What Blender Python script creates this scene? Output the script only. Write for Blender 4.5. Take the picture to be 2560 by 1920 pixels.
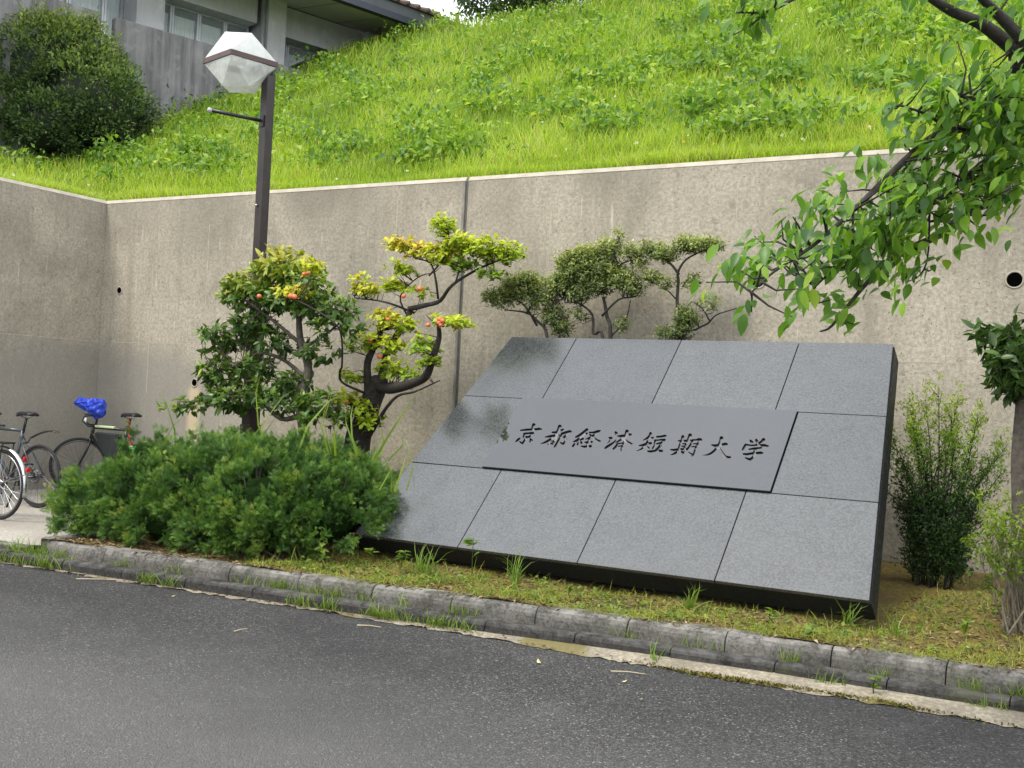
import bpy, math, numpy as np
from mathutils import Vector, Matrix
rng = np.random.default_rng(11)
S = bpy.context.scene
COL = S.collection
for o in list(bpy.data.objects): bpy.data.objects.remove(o)

# ------------------------------------------------------------------ camera, sky, sun, exposure
RT = np.array([0.87061262, 0.4895077, 0.0491516])
UP = np.array([-0.03642435, -0.03549788, 0.99870575])
FW = np.array([-0.49061893, 0.87127614, 0.0130749])
CAM = np.array([0.0, 0.0, 1.5]); FPX = 2738.15
cd = bpy.data.cameras.new('camera'); cam = bpy.data.objects.new('camera', cd); COL.objects.link(cam)
cd.sensor_width = 36; cd.sensor_fit = 'HORIZONTAL'; cd.lens = 36 * FPX / 2560; cd.clip_start = .05; cd.clip_end = 2000
M = Matrix.Identity(4)
for i in range(3):
    M[i][0] = RT[i]; M[i][1] = UP[i]; M[i][2] = -FW[i]; M[i][3] = CAM[i]
cam.matrix_world = M
S.camera = cam

SUN_EL, SUN_AZ = math.radians(57), math.radians(203)     # azimuth from +Y towards +X (light comes from behind left)
sdir = np.array([math.sin(SUN_AZ) * math.cos(SUN_EL), math.cos(SUN_AZ) * math.cos(SUN_EL), math.sin(SUN_EL)])
w = bpy.data.worlds.new('World'); S.world = w; w.use_nodes = True
nt = w.node_tree; nt.nodes.clear()
sky = nt.nodes.new('ShaderNodeTexSky'); sky.sky_type = 'NISHITA'; sky.sun_disc = False
sky.sun_elevation = SUN_EL; sky.sun_rotation = SUN_AZ; sky.dust_density = 4.0; sky.air_density = 1.2
tc = nt.nodes.new('ShaderNodeTexCoord')
cn = nt.nodes.new('ShaderNodeTexNoise'); cn.inputs['Scale'].default_value = 2.2; cn.inputs['Detail'].default_value = 5
nt.links.new(tc.outputs['Generated'], cn.inputs['Vector'])
cr = nt.nodes.new('ShaderNodeMapRange'); cr.inputs[1].default_value = .35; cr.inputs[2].default_value = .65
cr.inputs[3].default_value = .62; cr.inputs[4].default_value = .95
nt.links.new(cn.outputs[0], cr.inputs[0])
mx = nt.nodes.new('ShaderNodeMix'); mx.data_type = 'RGBA'
nt.links.new(cr.outputs[0], mx.inputs['Factor']); nt.links.new(sky.outputs[0], mx.inputs['A'])
mx.inputs['B'].default_value = (12.0, 12.3, 12.8, 1)        # thin bright cloud over the whole sky
bg = nt.nodes.new('ShaderNodeBackground'); bg.inputs['Strength'].default_value = .10
nt.links.new(mx.outputs['Result'], bg.inputs[0])
wo = nt.nodes.new('ShaderNodeOutputWorld'); nt.links.new(bg.outputs[0], wo.inputs[0])
sl = bpy.data.lights.new('sun', 'SUN'); sl.energy = 1.5; sl.angle = math.radians(14); sl.color = (1, .95, .86)
so = bpy.data.objects.new('sun', sl); COL.objects.link(so); so.location = (-10, -10, 20)
so.rotation_euler = Vector(-sdir).to_track_quat('-Z', 'Y').to_euler()
S.view_settings.view_transform = 'Standard'; S.view_settings.look = 'None'
S.view_settings.gamma = 1; S.view_settings.use_curve_mapping = False
S.view_settings.exposure = 1.0
S.render.engine = 'CYCLES'

# ------------------------------------------------------------------ helpers
K = 1.1573
def ray(px, py): return FW + RT * (px - 1280) / FPX + UP * (960 - py) / FPX
def atY(px, py, Y): d = ray(px, py); return CAM + d * (Y / d[1])
def atZ(px, py, z): d = ray(px, py); return CAM + d * ((z - 1.5) / d[2])
def atT(px, py, t): return CAM + ray(px, py) * t
def unit(v):
    v = np.asarray(v, float); return v / np.maximum(np.linalg.norm(v, axis=-1, keepdims=True), 1e-9)

def link(o, parent=None, **props):
    COL.objects.link(o)
    if parent is not None: o.parent = parent
    for k, v in props.items(): o[k] = v
    return o
def thing(name, label, cat, loc=(0, 0, 0), group=None):
    o = bpy.data.objects.new(name, None); o.empty_display_size = .1; COL.objects.link(o); o.location = loc
    o['label'] = label; o['category'] = cat
    if group: o['group'] = group
    return o
def tag(o, label, cat, group=None):
    o['label'] = label; o['category'] = cat
    if group: o['group'] = group
    return o
def np_mesh(name, V, faces, mat=None, parent=None, smooth=False, tint=None, uvw=None):
    """faces: list of (n,k) int arrays. V in world space; made relative to the parent's location."""
    V = np.asarray(V, np.float32).reshape(-1, 3)
    if parent is not None: V = V - np.array(parent_loc(parent), np.float32)
    me = bpy.data.meshes.new(name)
    faces = [np.asarray(f, np.int32) for f in faces if len(f)]
    nl = sum(f.size for f in faces); nf = sum(len(f) for f in faces)
    me.vertices.add(len(V)); me.vertices.foreach_set('co', V.ravel())
    me.loops.add(nl); me.polygons.add(nf)
    me.loops.foreach_set('vertex_index', np.concatenate([f.ravel() for f in faces]))
    tot = np.concatenate([np.full(len(f), f.shape[1], np.int32) for f in faces])
    st = np.concatenate([[0], np.cumsum(tot)[:-1]]).astype(np.int32)
    me.polygons.foreach_set('loop_start', st)
    try: me.polygons.foreach_set('loop_total', tot)
    except Exception: pass
    if smooth: me.polygons.foreach_set('use_smooth', np.ones(nf, bool))
    me.update(calc_edges=True)
    if tint is not None:
        a = me.attributes.new('tint', 'FLOAT', 'POINT'); a.data.foreach_set('value', np.asarray(tint, np.float32))
    o = bpy.data.objects.new(name, me); link(o, parent)
    if mat is not None: me.materials.append(mat)
    return o
def parent_loc(p):
    l = np.array(p.location)
    while p.parent is not None: p = p.parent; l = l + np.array(p.location)
    return l

class MB:
    """collects plain shapes; build() links them as one mesh object"""
    def __init__(s): s.v = []; s.f = []; s.n = 0
    def add(s, V, F):
        V = [tuple(map(float, p)) for p in V]; s.v += V; s.f += [tuple(i + s.n for i in f) for f in F]; s.n += len(V)
    def box(s, lo, hi, fr=None):
        x0, y0, z0 = lo; x1, y1, z1 = hi
        V = [(x0,y0,z0),(x1,y0,z0),(x1,y1,z0),(x0,y1,z0),(x0,y0,z1),(x1,y0,z1),(x1,y1,z1),(x0,y1,z1)]
        if fr is not None: V = [fr(p) for p in V]
        s.add(V, [(3,2,1,0),(4,5,6,7),(0,1,5,4),(1,2,6,5),(2,3,7,6),(3,0,4,7)])
    def hexa(s, V): s.add(V, [(3,2,1,0),(4,5,6,7),(0,1,5,4),(1,2,6,5),(2,3,7,6),(3,0,4,7)])
    def tube(s, P, R, n=8, cap=True, fr=None):
        P = [np.array(p, float) for p in P]; R = [R] * len(P) if np.isscalar(R) else list(R)
        V = []; F = []; ref = None
        for i, p in enumerate(P):
            d = unit(P[min(i + 1, len(P) - 1)] - P[max(i - 1, 0)])
            if ref is None: ref = np.array([0, 0, 1.]) if abs(d[2]) < .9 else np.array([1., 0, 0])
            a = ref - d * (ref @ d)
            if np.linalg.norm(a) < 1e-5: a = np.cross(d, [1., .3, .2])
            a = unit(a); b = np.cross(d, a); ref = a
            for k in range(n):
                t = 2 * math.pi * k / n; V.append(p + R[i] * (a * math.cos(t) + b * math.sin(t)))
        for i in range(len(P) - 1):
            for k in range(n):
                F.append((i*n+k, i*n+(k+1) % n, (i+1)*n+(k+1) % n, (i+1)*n+k))
        if cap: F.append(tuple(range(n))[::-1]); F.append(tuple((len(P)-1)*n + k for k in range(n)))
        if fr is not None: V = [fr(p) for p in V]
        s.add(V, F)
    def prism(s, poly, a, b):
        """poly: list of 2D pts; a,b: functions 2D->3D for the two ends"""
        n = len(poly); V = [a(p) for p in poly] + [b(p) for p in poly]
        F = [tuple(range(n))[::-1], tuple(range(n, 2*n))] + [(i, (i+1) % n, n+(i+1) % n, n+i) for i in range(n)]
        s.add(V, F)
    def torus(s, c, ax, R, r, n=32, m=8, a0=0, a1=2*math.pi, fr=None, e1=None):
        ax = unit(ax); u = unit(np.cross(ax, [0.123, .9, .31])) if e1 is None else unit(e1); v = np.cross(ax, u)
        full = abs(a1 - a0 - 2*math.pi) < 1e-6
        if full:
            V = []; F = []
            for i in range(n):
                t = a0 + (a1-a0)*i/n; dd = u*math.cos(t)+v*math.sin(t)
                for k in range(m):
                    q = 2*math.pi*k/m; V.append(np.array(c)+dd*(R+r*math.cos(q))+ax*r*math.sin(q))
            for i in range(n):
                for k in range(m): F.append((i*m+k, ((i+1) % n)*m+k, ((i+1) % n)*m+(k+1) % m, i*m+(k+1) % m))
            if fr is not None: V = [fr(p) for p in V]
            s.add(V, F)
        else:
            P = [np.array(c)+(u*math.cos(a0+(a1-a0)*i/n)+v*math.sin(a0+(a1-a0)*i/n))*R for i in range(n+1)]
            s.tube(P, r, m, fr=fr)
    def build(s, name, mat, parent=None, smooth=False, bevel=0, seg=2):
        V = np.array(s.v, float)
        if parent is not None: V = V - parent_loc(parent)
        me = bpy.data.meshes.new(name); me.from_pydata([tuple(p) for p in V], [], s.f); me.update()
        if smooth: me.polygons.foreach_set('use_smooth', np.ones(len(me.polygons), bool))
        if mat is not None: me.materials.append(mat)
        o = bpy.data.objects.new(name, me); link(o, parent)
        if bevel:
            b = o.modifiers.new('bevel', 'BEVEL'); b.width = bevel; b.segments = seg; b.limit_method = 'ANGLE'
        return o

# ------------------------------------------------------------------ material helpers
class NT:
    def __init__(s, name):
        s.m = bpy.data.materials.new(name); s.m.use_nodes = True; s.t = s.m.node_tree; s.t.nodes.clear()
        s.out = s.n('ShaderNodeOutputMaterial'); s.geo = s.n('ShaderNodeNewGeometry')
        s.pos = s.geo.outputs['Position']
    def n(s, k): return s.t.nodes.new(k)
    def l(s, a, b): s.t.links.new(a, b)
    def put(s, sock, v):
        if hasattr(v, 'is_linked') or hasattr(v, 'links'): s.l(v, sock)
        else: sock.default_value = v if not (isinstance(v, tuple) and len(v) == 3 and sock.type == 'RGBA') else (*v, 1)
    def mapv(s, scale=(1, 1, 1), loc=(0, 0, 0), vec=None):
        m = s.n('ShaderNodeMapping'); s.l(vec or s.pos, m.inputs[0]); m.inputs['Scale'].default_value = scale; m.inputs['Location'].default_value = loc
        return m.outputs[0]
    def noise(s, scale, detail=4, vec=None, rough=.55, dist=0):
        x = s.n('ShaderNodeTexNoise'); s.l(vec or s.pos, x.inputs['Vector']); x.inputs['Scale'].default_value = scale
        x.inputs['Detail'].default_value = detail; x.inputs['Roughness'].default_value = rough; x.inputs['Distortion'].default_value = dist
        return x.outputs[0]
    def voro(s, scale, vec=None, feat='F1', out='Distance', rnd=1):
        x = s.n('ShaderNodeTexVoronoi'); s.l(vec or s.pos, x.inputs['Vector']); x.inputs['Scale'].default_value = scale; x.feature = feat
        x.inputs['Randomness'].default_value = rnd
        return x.outputs[out]
    def rng(s, v, a, b, c=0., d=1.):
        x = s.n('ShaderNodeMapRange'); s.put(x.inputs[0], v); x.inputs[1].default_value = a; x.inputs[2].default_value = b
        x.inputs[3].default_value = c; x.inputs[4].default_value = d; return x.outputs[0]
    def math(s, op, a, b=0.):
        x = s.n('ShaderNodeMath'); x.operation = op; s.put(x.inputs[0], a); s.put(x.inputs[1], b); return x.outputs[0]
    def ramp(s, f, stops):
        x = s.n('ShaderNodeValToRGB'); s.put(x.inputs[0], f); e = x.color_ramp.elements
        while len(e) < len(stops): e.new(.5)
        for q, (p, c) in zip(e, stops): q.position = p; q.color = (*c, 1)
        return x.outputs[0]
    def mix(s, f, a, b, mode='MIX'):
        x = s.n('ShaderNodeMix'); x.data_type = 'RGBA'; x.blend_type = mode; s.put(x.inputs['Factor'], f)
        s.put(x.inputs['A'], a); s.put(x.inputs['B'], b); return x.outputs['Result']
    def sep(s, vec=None):
        x = s.n('ShaderNodeSeparateXYZ'); s.l(vec or s.pos, x.inputs[0]); return x.outputs
    def attr(s, name):
        x = s.n('ShaderNodeAttribute'); x.attribute_name = name; return x.outputs['Fac']
    def bump(s, h, st=.3, dist=.01):
        x = s.n('ShaderNodeBump'); s.l(h, x.inputs['Height']); x.inputs['Strength'].default_value = st; x.inputs['Distance'].default_value = dist
        return x.outputs[0]
    def bsdf(s, color, rough=.6, metal=0., normal=None, **kw):
        b = s.n('ShaderNodeBsdfPrincipled'); s.put(b.inputs['Base Color'], color); s.put(b.inputs['Roughness'], rough); s.put(b.inputs['Metallic'], metal)
        if normal is not None: s.l(normal, b.inputs['Normal'])
        for k, v in kw.items(): s.put(b.inputs[k], v)
        s.b = b; return b
    def done(s, shader=None):
        s.l((shader or s.b).outputs[0], s.out.inputs[0]); return s.m

def plain(name, col, rough=.5, metal=0., var=.12, scale=18, bump=0., **kw):
    t = NT(name); n = t.noise(scale, 4)
    c = t.mix(t.rng(n, .3, .7), tuple(x * (1 - var) for x in col), tuple(min(1, x * (1 + var)) for x in col))
    nm = t.bump(t.noise(scale * 6, 3), bump, .004) if bump else None
    t.bsdf(c, t.rng(t.noise(scale * .7, 3), .3, .7, max(0.02, rough - .08), min(1, rough + .08)), metal, nm, **kw); return t.done()
def leaf_mat(name, stops, rough=.45, trans=.35, spec=.35, tcol=(1.15, 1.2, .5)):
    t = NT(name); a = t.attr('tint'); c = t.ramp(a, stops)
    c = t.mix(t.rng(t.noise(9, 2), .3, .7, 0, .35), c, (c_mul(stops[0][1], .75)))
    t.bsdf(c, rough); t.b.inputs['Specular IOR Level'].default_value = spec
    tr = t.n('ShaderNodeBsdfTranslucent'); t.l(t.mix(1., c, tcol, 'MULTIPLY'), tr.inputs[0])
    mxs = t.n('ShaderNodeMixShader'); mxs.inputs[0].default_value = trans; t.l(t.b.outputs[0], mxs.inputs[1]); t.l(tr.outputs[0], mxs.inputs[2])
    t.l(mxs.outputs[0], t.out.inputs[0]); return t.m
def c_mul(c, k): return tuple(x * k for x in c)

# --- materials
def mk_concrete(name, a, b, side=False):
    t = NT(name); x, y, z = t.sep()
    big = t.noise(.9, 6, rough=.68, dist=.6); fine = t.noise(30, 6, rough=.7); mid = t.noise(6, 5, rough=.65)
    c = t.mix(t.rng(big, .36, .64), c_mul(a, .95), c_mul(b, 1.1))
    c = t.mix(t.rng(mid, .35, .7, 0, .45), c, c_mul(b, 1.12))
    c = t.mix(t.rng(fine, .42, .6, .5, 0), c, c_mul(a, .6))
    c = t.mix(t.rng(t.noise(24, 5, rough=.7, dist=.6), .52, .66, 0, .3), c, c_mul(b, 1.2))                       # open, worn surface
    sv = t.mapv((5, 5, .35)); c = t.mix(t.rng(t.noise(1.6, 5, sv, .6), .52, .75, 0, .5), c, c_mul(a, .72))   # runs of dirt
    c = t.mix(t.rng(t.noise(3.3, 3, t.mapv((7, 7, .5)), .5), .66, .72, 0, .45), c, (.62, .56, .46))       # lime runs
    pit = t.voro(22); c = t.mix(t.rng(pit, .06, .16, .8, 0), c, (.05, .045, .04)); pit2 = t.noise(11, 4, rough=.75); c = t.mix(t.rng(pit2, .34, .4, .45, 0), c, c_mul(a, .5))
    dk = t.math('MULTIPLY', t.rng(z, 2.6, 3.75, 0, 1), t.rng(t.noise(1.1, 4), .35, .65)); c = t.mix(t.math('MULTIPLY', dk, .5), c, c_mul(a, .55))
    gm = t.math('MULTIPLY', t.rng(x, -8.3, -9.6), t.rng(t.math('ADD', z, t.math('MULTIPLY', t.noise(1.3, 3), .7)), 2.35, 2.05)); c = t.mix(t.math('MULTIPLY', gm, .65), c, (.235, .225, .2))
    dx = t.math('ABSOLUTE', t.math('SUBTRACT', x, -9.88)); sm = t.math('MULTIPLY', t.rng(dx, .05, .13, 1, 0), t.rng(z, 1.4, 1.5, 1, 0))
    c = t.mix(t.math('MULTIPLY', sm, .8), c, (.52, .43, .28))
    t.bsdf(c, .88, 0, t.bump(fine, .5, .012)); t.b.inputs['Specular IOR Level'].default_value = .2; return t.done()
CONC = mk_concrete('wall_concrete', (.30, .27, .213), (.42, .382, .305))
CONC_L = plain('pale_concrete', (.37, .335, .27), .85, 0, .15, 8, .3)
SEAM = plain('seam_concrete', (.37, .335, .27), .9, 0, .2, 12, .3)

def mk_asphalt():
    t = NT('asphalt'); x, y, z = t.sep()
    vec = t.mapv((1, 1, 1)); cell = t.voro(118, out='Color'); cs = t.n('ShaderNodeSeparateColor'); t.l(cell, cs.inputs[0])
    g = t.math('ADD', t.math('MULTIPLY', cs.outputs[0], .75), t.math('MULTIPLY', t.noise(120, 3), .25))
    c = t.ramp(g, [(.1, (.016, .016, .0165)), (.45, (.04, .0395, .039)), (.7, (.075, .074, .072)), (.88, (.15, .147, .142))])
    c = t.mix(t.rng(cs.outputs[1], .975, .985, 0, .8), c, (.38, .37, .35))
    big = t.noise(.55, 4); c = t.mix(t.rng(big, .38, .62, .55, 0), c, (.022, .022, .023)); crk = t.noise(1.8, 6, rough=.7); c = t.mix(t.rng(crk, .56, .7, 0, .45), c, (.1, .098, .094))
    painted_sun = t.math('MULTIPLY', t.rng(t.math('ADD', y, t.math('MULTIPLY', t.noise(.8, 3), 1.2)), 5.7, 4.0), .6); c = t.mix(painted_sun, c, (.145, .142, .137))  # soft tree shade painted in: dark by the kerb, lighter toward the camera
    h = t.math('ADD', t.math('MULTIPLY', t.voro(118), -1.), t.math('MULTIPLY', t.noise(30, 3), .6))
    t.bsdf(c, .85, 0, t.bump(h, 1., .012)); t.b.inputs['Specular IOR Level'].default_value = .35; return t.done()
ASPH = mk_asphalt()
def mk_kerb(name, a, b):
    t = NT(name); fine = t.noise(45, 7, rough=.8); mid = t.noise(9, 6, rough=.7, dist=.5); c = t.mix(t.rng(t.noise(2.5, 5), .35, .65), a, b)
    c = t.mix(t.rng(fine, .4, .56, .8, 0), c, c_mul(a, .35)); c = t.mix(t.rng(mid, .54, .68, 0, .8), c, c_mul(a, .4))
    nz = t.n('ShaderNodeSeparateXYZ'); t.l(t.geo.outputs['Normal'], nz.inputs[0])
    c = t.mix(t.math('MULTIPLY', t.rng(t.noise(7, 6, rough=.75), .44, .6), t.rng(nz.outputs[2], .2, .8, .15, .75)), c, c_mul(b, 1.75))        # patchy pale tone, strongest on upward faces
    c = t.mix(t.rng(t.noise(2.2, 3), .58, .7, 0, .5), c, (.07, .075, .035))
    t.bsdf(c, .9, 0, t.bump(fine, .9, .012)); t.b.inputs['Specular IOR Level'].default_value = .2; return t.done()
KERB = mk_kerb('kerb_concrete', (.09, .086, .075), (.17, .163, .148)); GUT = mk_kerb('gutter_concrete', (.034, .033, .031), (.07, .068, .063))
def mk_dirt():
    t = NT('gutter_dirt'); c = t.mix(t.rng(t.noise(3, 5), .35, .65), (.34, .3, .225), (.2, .175, .13))
    c = t.mix(t.rng(t.noise(40, 5), .45, .6, .5, 0), c, (.1, .085, .06))
    v = t.noise(1.4, 3); c = t.mix(t.rng(v, .56, .62, 0, .8), c, (.12, .1, .02)); t.bsdf(c, .95, 0, t.bump(t.noise(60, 5), .6, .01)); return t.done()
DIRT = mk_dirt()
def mk_bed():
    t = NT('moss_and_soil'); n = t.noise(1.6, 5, rough=.65); f = t.noise(38, 6, rough=.7)
    c = t.ramp(n, [(.3, (.07, .05, .028)), (.43, (.17, .115, .03)), (.52, (.26, .19, .03)), (.6, (.19, .17, .03)), (.75, (.09, .07, .04))])
    c = t.mix(t.rng(f, .4, .6, .65, 0), c, (.045, .033, .018)); c = t.mix(t.rng(t.noise(90, 3), .6, .75, 0, .6), c, (.3, .24, .13))
    t.bsdf(c, .95, 0, t.bump(f, .9, .03)); return t.done()
BED = mk_bed()
def mk_pad():
    t = NT('pad_concrete'); x, y, z = t.sep(); c = t.mix(t.rng(t.noise(1.4, 6), .35, .65), (.3, .275, .235), (.42, .39, .34))
    c = t.mix(t.rng(t.noise(30, 5), .4, .6, .45, 0), c, (.16, .145, .12)); t.bsdf(c, .9, 0, t.bump(t.noise(50, 4), .4, .006)); return t.done()
PAD = mk_pad()
def mk_hill():
    t = NT('hill_soil'); c = t.mix(t.rng(t.noise(2, 5), .35, .65), (.045, .075, .015), (.08, .11, .025)); t.bsdf(c, .95); return t.done()
HILLM = mk_hill()
def mk_granite(name, lo, hi, rough, ior, pol=False):
    t = NT(name); f = t.noise(62, 6, rough=.8); m = t.noise(4, 6, rough=.7)
    c = t.mix(t.rng(f, .4, .6), lo, hi); c = t.mix(t.rng(m, .35, .7, 0, .35), c, c_mul(hi, 1.25))
    oi = t.n('ShaderNodeObjectInfo'); c = t.mix(1., c, t.ramp(oi.outputs['Random'], [(0, (.72, .74, .76)), (1, (1.25, 1.24, 1.2))]), 'MULTIPLY')
    r = t.rng(t.noise(20, 6, rough=.8), .35, .65, rough * .7, rough * 1.4)
    if pol:
        st = t.rng(t.noise(16, 4, dist=1.5), .6, .7, 0, .35); c = t.mix(st, c, c_mul(lo, .5)); r = t.rng(t.noise(16, 4, dist=1.5), .6, .7, rough, rough * 2.2)
        t.bsdf(c, r, IOR=ior)
    else: t.bsdf(c, r, 0, t.bump(f, .12, .003), IOR=ior)
    return t.done()
GRAN = mk_granite('flamed_granite', (.013, .015, .0165), (.066, .07, .073), .2, 1.8)
GRANP = mk_granite('polished_granite', (.014, .016, .019), (.026, .029, .033), .022, 1.9, True)
GRAND = mk_granite('dark_granite_edge', (.006, .007, .008), (.014, .016, .017), .5, 1.25)
ENGR = plain('engraved_stone', (.16, .16, .165), .8, 0, .35, 60, .3)
BARK_D = plain('dark_bark', (.03, .025, .021), .9, 0, .45, 30, .9)
BARK_G = plain('grey_bark', (.075, .064, .05), .9, 0, .4, 30, .9)
BARK_L = plain('pale_twig', (.16, .135, .1), .85, 0, .3, 30, .5)
POST = plain('brown_painted_steel', (.028, .02, .021), .42, 0, .25, 10)
FRAMEP = plain('brown_lamp_frame', (.085, .05, .047), .5, 0, .2, 12)
BLACK = plain('black_paint', (.012, .012, .014), .35, 0, .3, 20)
RUBBER = plain('tyre_rubber', (.016, .016, .017), .8, 0, .3, 40, .3)
STEEL = plain('brushed_steel', (.55, .56, .58), .32, 1., .1, 30)
DARKST = plain('dark_steel', (.12, .12, .13), .4, .9, .2, 30)
HOLEDK = plain('hole_shade', (.002, .002, .002), 1., 0, .2, 20, **{'Specular IOR Level': 0.})
# ------------------------------------------------------------------ ground, kerbs
D = 9.7; WX = -11.6; ZT = 3.80            # wall plane, left wall plane, wall height
KX = [-9.5, -7.9, -6.83, -3.87, -1.57, -.42, 1.5, 5.0, 9.0]; KY = [5.62, 5.74, 5.83, 6.07, 6.26, 6.30, 6.36, 6.45, 6.55]
def Yk(X): return np.interp(X, KX, KY)
def roadw(X): return np.interp(X, [-9.5, -6.7, -4.5, -3.4, -2.15, -.4, 9], [.05, .05, .06, .1, .2, .23, .23])
def sheet(name, xs, ylo, yhi, z, mat, ny=2, zf=None):
    ys = np.linspace(0, 1, ny); V = []
    for x in xs:
        for q in ys:
            y = ylo(x) + (yhi(x) - ylo(x)) * q; V.append((x, y, z if zf is None else zf(x, y)))
    n = len(xs); F = [(i*ny+j, (i+1)*ny+j, (i+1)*ny+j+1, i*ny+j+1) for i in range(n-1) for j in range(ny-1)]
    o = np_mesh(name, V, [np.array(F)], mat, smooth=True); o['kind'] = 'structure'; return o
sheet('ground', np.linspace(-300, 300, 7), lambda x: -300., lambda x: 300., -.03, plain('far_ground', (.1, .1, .09), .9))
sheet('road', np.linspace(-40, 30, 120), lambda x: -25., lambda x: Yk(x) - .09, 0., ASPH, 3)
DX = np.linspace(-9.5, 9, 520)
jit = {round(float(x), 4): float(v) for x, v in zip(DX, .012 * np.sin(DX * 5) + .01 * np.sin(DX * 19 + 1) + rng.normal(0, .012, len(DX)))}
sheet('gutter_strip', DX, lambda x: Yk(x) - .1 - roadw(x) + jit[round(float(x), 4)], lambda x: Yk(x) - .06, .004, DIRT, 3, lambda x, y: .004 + .035 * min(1, max(0, (y - (Yk(x) - .1 - roadw(x))) / .16)))
def bedz(x, y):
    q = (y - Yk(x)) / 3.4
    return .165 + .027 * max(0., 1 - q / .13) + .1 * max(0., q - .3) / .7 + .008 * math.sin(x * 3.1 + y * 2) + .01 * math.sin(x * 7 - y * 5)
sheet('joint_dirt', np.linspace(-8.9, 5, 140), lambda x: Yk(x) - .03, lambda x: Yk(x) + .02, .08, BED, 2)
sheet('planting_bed', np.linspace(-7.6, 9, 90), lambda x: Yk(x) + .07, lambda x: D + .05, .2, BED, 34, bedz)
sheet('concrete_pad', np.linspace(-11.7, -7.0, 12), lambda x: 5.95 if x < -7.7 else 6.2, lambda x: D + .05, .1, PAD, 8)
mb = MB(); mb.box((-11.7, 5.83, -.02), (-7.75, 5.95, .104)); po = mb.build('pad_edging', KERB, bevel=.012); po['kind'] = 'structure'

kerb = bpy.data.objects.new('kerb', None); COL.objects.link(kerb); kerb['kind'] = 'structure'
gut = bpy.data.objects.new('gutter_kerb', None); COL.objects.link(gut); gut['kind'] = 'structure'
def stones(parent, name, x0, x1, L, prof, mat, gap, j):
    x = x0; k = 0
    while x < x1:
        a, b = x + gap / 2, x + L - gap / 2
        dz = rng.normal(0, j * .5); dy = rng.normal(0, j)
        ya, yb = Yk(a) + dy + rng.normal(0, j * .6), Yk(b) + dy
        m = MB(); m.prism(prof, lambda p: (a, ya + p[0], p[1] + dz), lambda p: (b, yb + p[0], p[1] + dz))
        m.build(name, mat, parent, bevel=.005); x += L; k += 1
kp = [(0., -.05), (.012, .13), (.018, .15), (.032, .175), (.052, .188), (.075, .192), (.16, .192), (.16, -.05)]
stones(kerb, 'kerb_stone', -7.42, 5.0, .602, kp, KERB, .006, .003)
gp = [(-.125, -.05), (-.12, .062), (-.11, .08), (-.095, .088), (-.02, .09), (-.02, -.05)]
stones(gut, 'gutter_stone', -8.9, 5.0, .602, gp, GUT, .005, .0025)
m = MB()                                                     # short return kerb at the end of the bed
for i in range(2):
    m = MB(); m.box((-7.58 - .02 * i, 5.86 + i * .44, -.02), (-7.45 - .02 * i, 6.28 + i * .44, .2)); m.build('kerb_stone', KERB, kerb, bevel=.02)

# ------------------------------------------------------------------ hillside
def hillz(x, y):
    q = np.maximum(np.maximum(y - 9.9, .5 * (-x - 11.85)), 0)
    z = 3.70 + .6 * np.minimum(q, 9.3) + .05 * np.maximum(q - 9.3, 0)
    return z + np.where(q > .4, .07 * np.sin(x * 1.3 + y * .7) * np.sin(y * 1.1 - x * .5), 0)
def hill_part(xs, ys):
    X, Y = np.meshgrid(xs, ys, indexing='ij'); V = np.stack([X, Y, hillz(X, Y)], -1).reshape(-1, 3); n, mm = len(xs), len(ys)
    i, j = np.meshgrid(np.arange(n-1), np.arange(mm-1), indexing='ij'); a = (i*mm+j).ravel()
    return V, np.stack([a, a+mm, a+mm+1, a+1], 1)
V1, F1 = hill_part(np.linspace(-11.75, 14, 60), np.linspace(9.9, 34, 60)); V2, F2 = hill_part(np.linspace(-34, -11.75, 50), np.linspace(-2, 34, 80))
hill = np_mesh('hillside', np.vstack([V1, V2]), [np.vstack([F1, F2 + len(V1)])], HILLM, smooth=True); hill['kind'] = 'structure'

# ------------------------------------------------------------------ retaining wall
rw = thing('retaining_wall', 'long weathered beige concrete retaining wall below the grassy slope', 'wall', (-6, D, 0))
JX = -6.12
def wall_panel(x0, x1):
    m = MB(); m.box((x0, D, -.2), (x1, D + .22, ZT - .045)); return m.build('wall_panel', CONC, rw)
wall_panel(WX - .2, JX - .018); wall_panel(JX + .018, 9.0)
m = MB(); m.box((WX - .22, -2, -.2), (WX, D - .003, ZT - .045)); m.build('wall_panel', CONC, rw)
m = MB(); m.box((JX - .0175, D + .01, -.1), (JX + .0175, D + .2, ZT - .06)); m.build('joint_filler', plain('joint_sealant', (.1, .095, .085), .8, 0, .3, 10), rw)
m = MB(); m.box((JX - .045, D - .006, 0), (JX - .0185, D + .03, ZT - .05)); m.build('joint_strip', plain('joint_strip', (.2, .188, .165), .7, 0, .35, 6), rw)
for a, b in ((WX - .2, JX - .018), (JX + .018, 9.0)):           # chamfered pale coping
    m = MB(); pf = [(-.004, -.045), (.024, 0), (.22, 0), (.22, -.045)]
    m.prism(pf, lambda p: (a, D + p[0], ZT + p[1]), lambda p: (b, D + p[0], ZT + p[1])); m.build('coping', CONC_L, rw)
m = MB(); m.prism([(.004, -.045), (-.03, 0), (-.22, 0), (-.22, -.045)], lambda p: (WX + p[0], -2, ZT + p[1]), lambda p: (WX + p[0], D - .004, ZT + p[1])); m.build('coping', CONC_L, rw)
for x in (-10.7, -9.77, -8.85, -7.9, -7.0, -5.11, -4.16, -3.19, -2.25, -1.33, -.4, .55):
    z1 = ZT - .06 - rng.random() * .25; m = MB(); m.box((x - .004, D - .0015, .1 + rng.random()*1.4), (x + .004, D + .01, z1 - rng.random()*.8)); m.build('seam', SEAM, rw)
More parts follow.
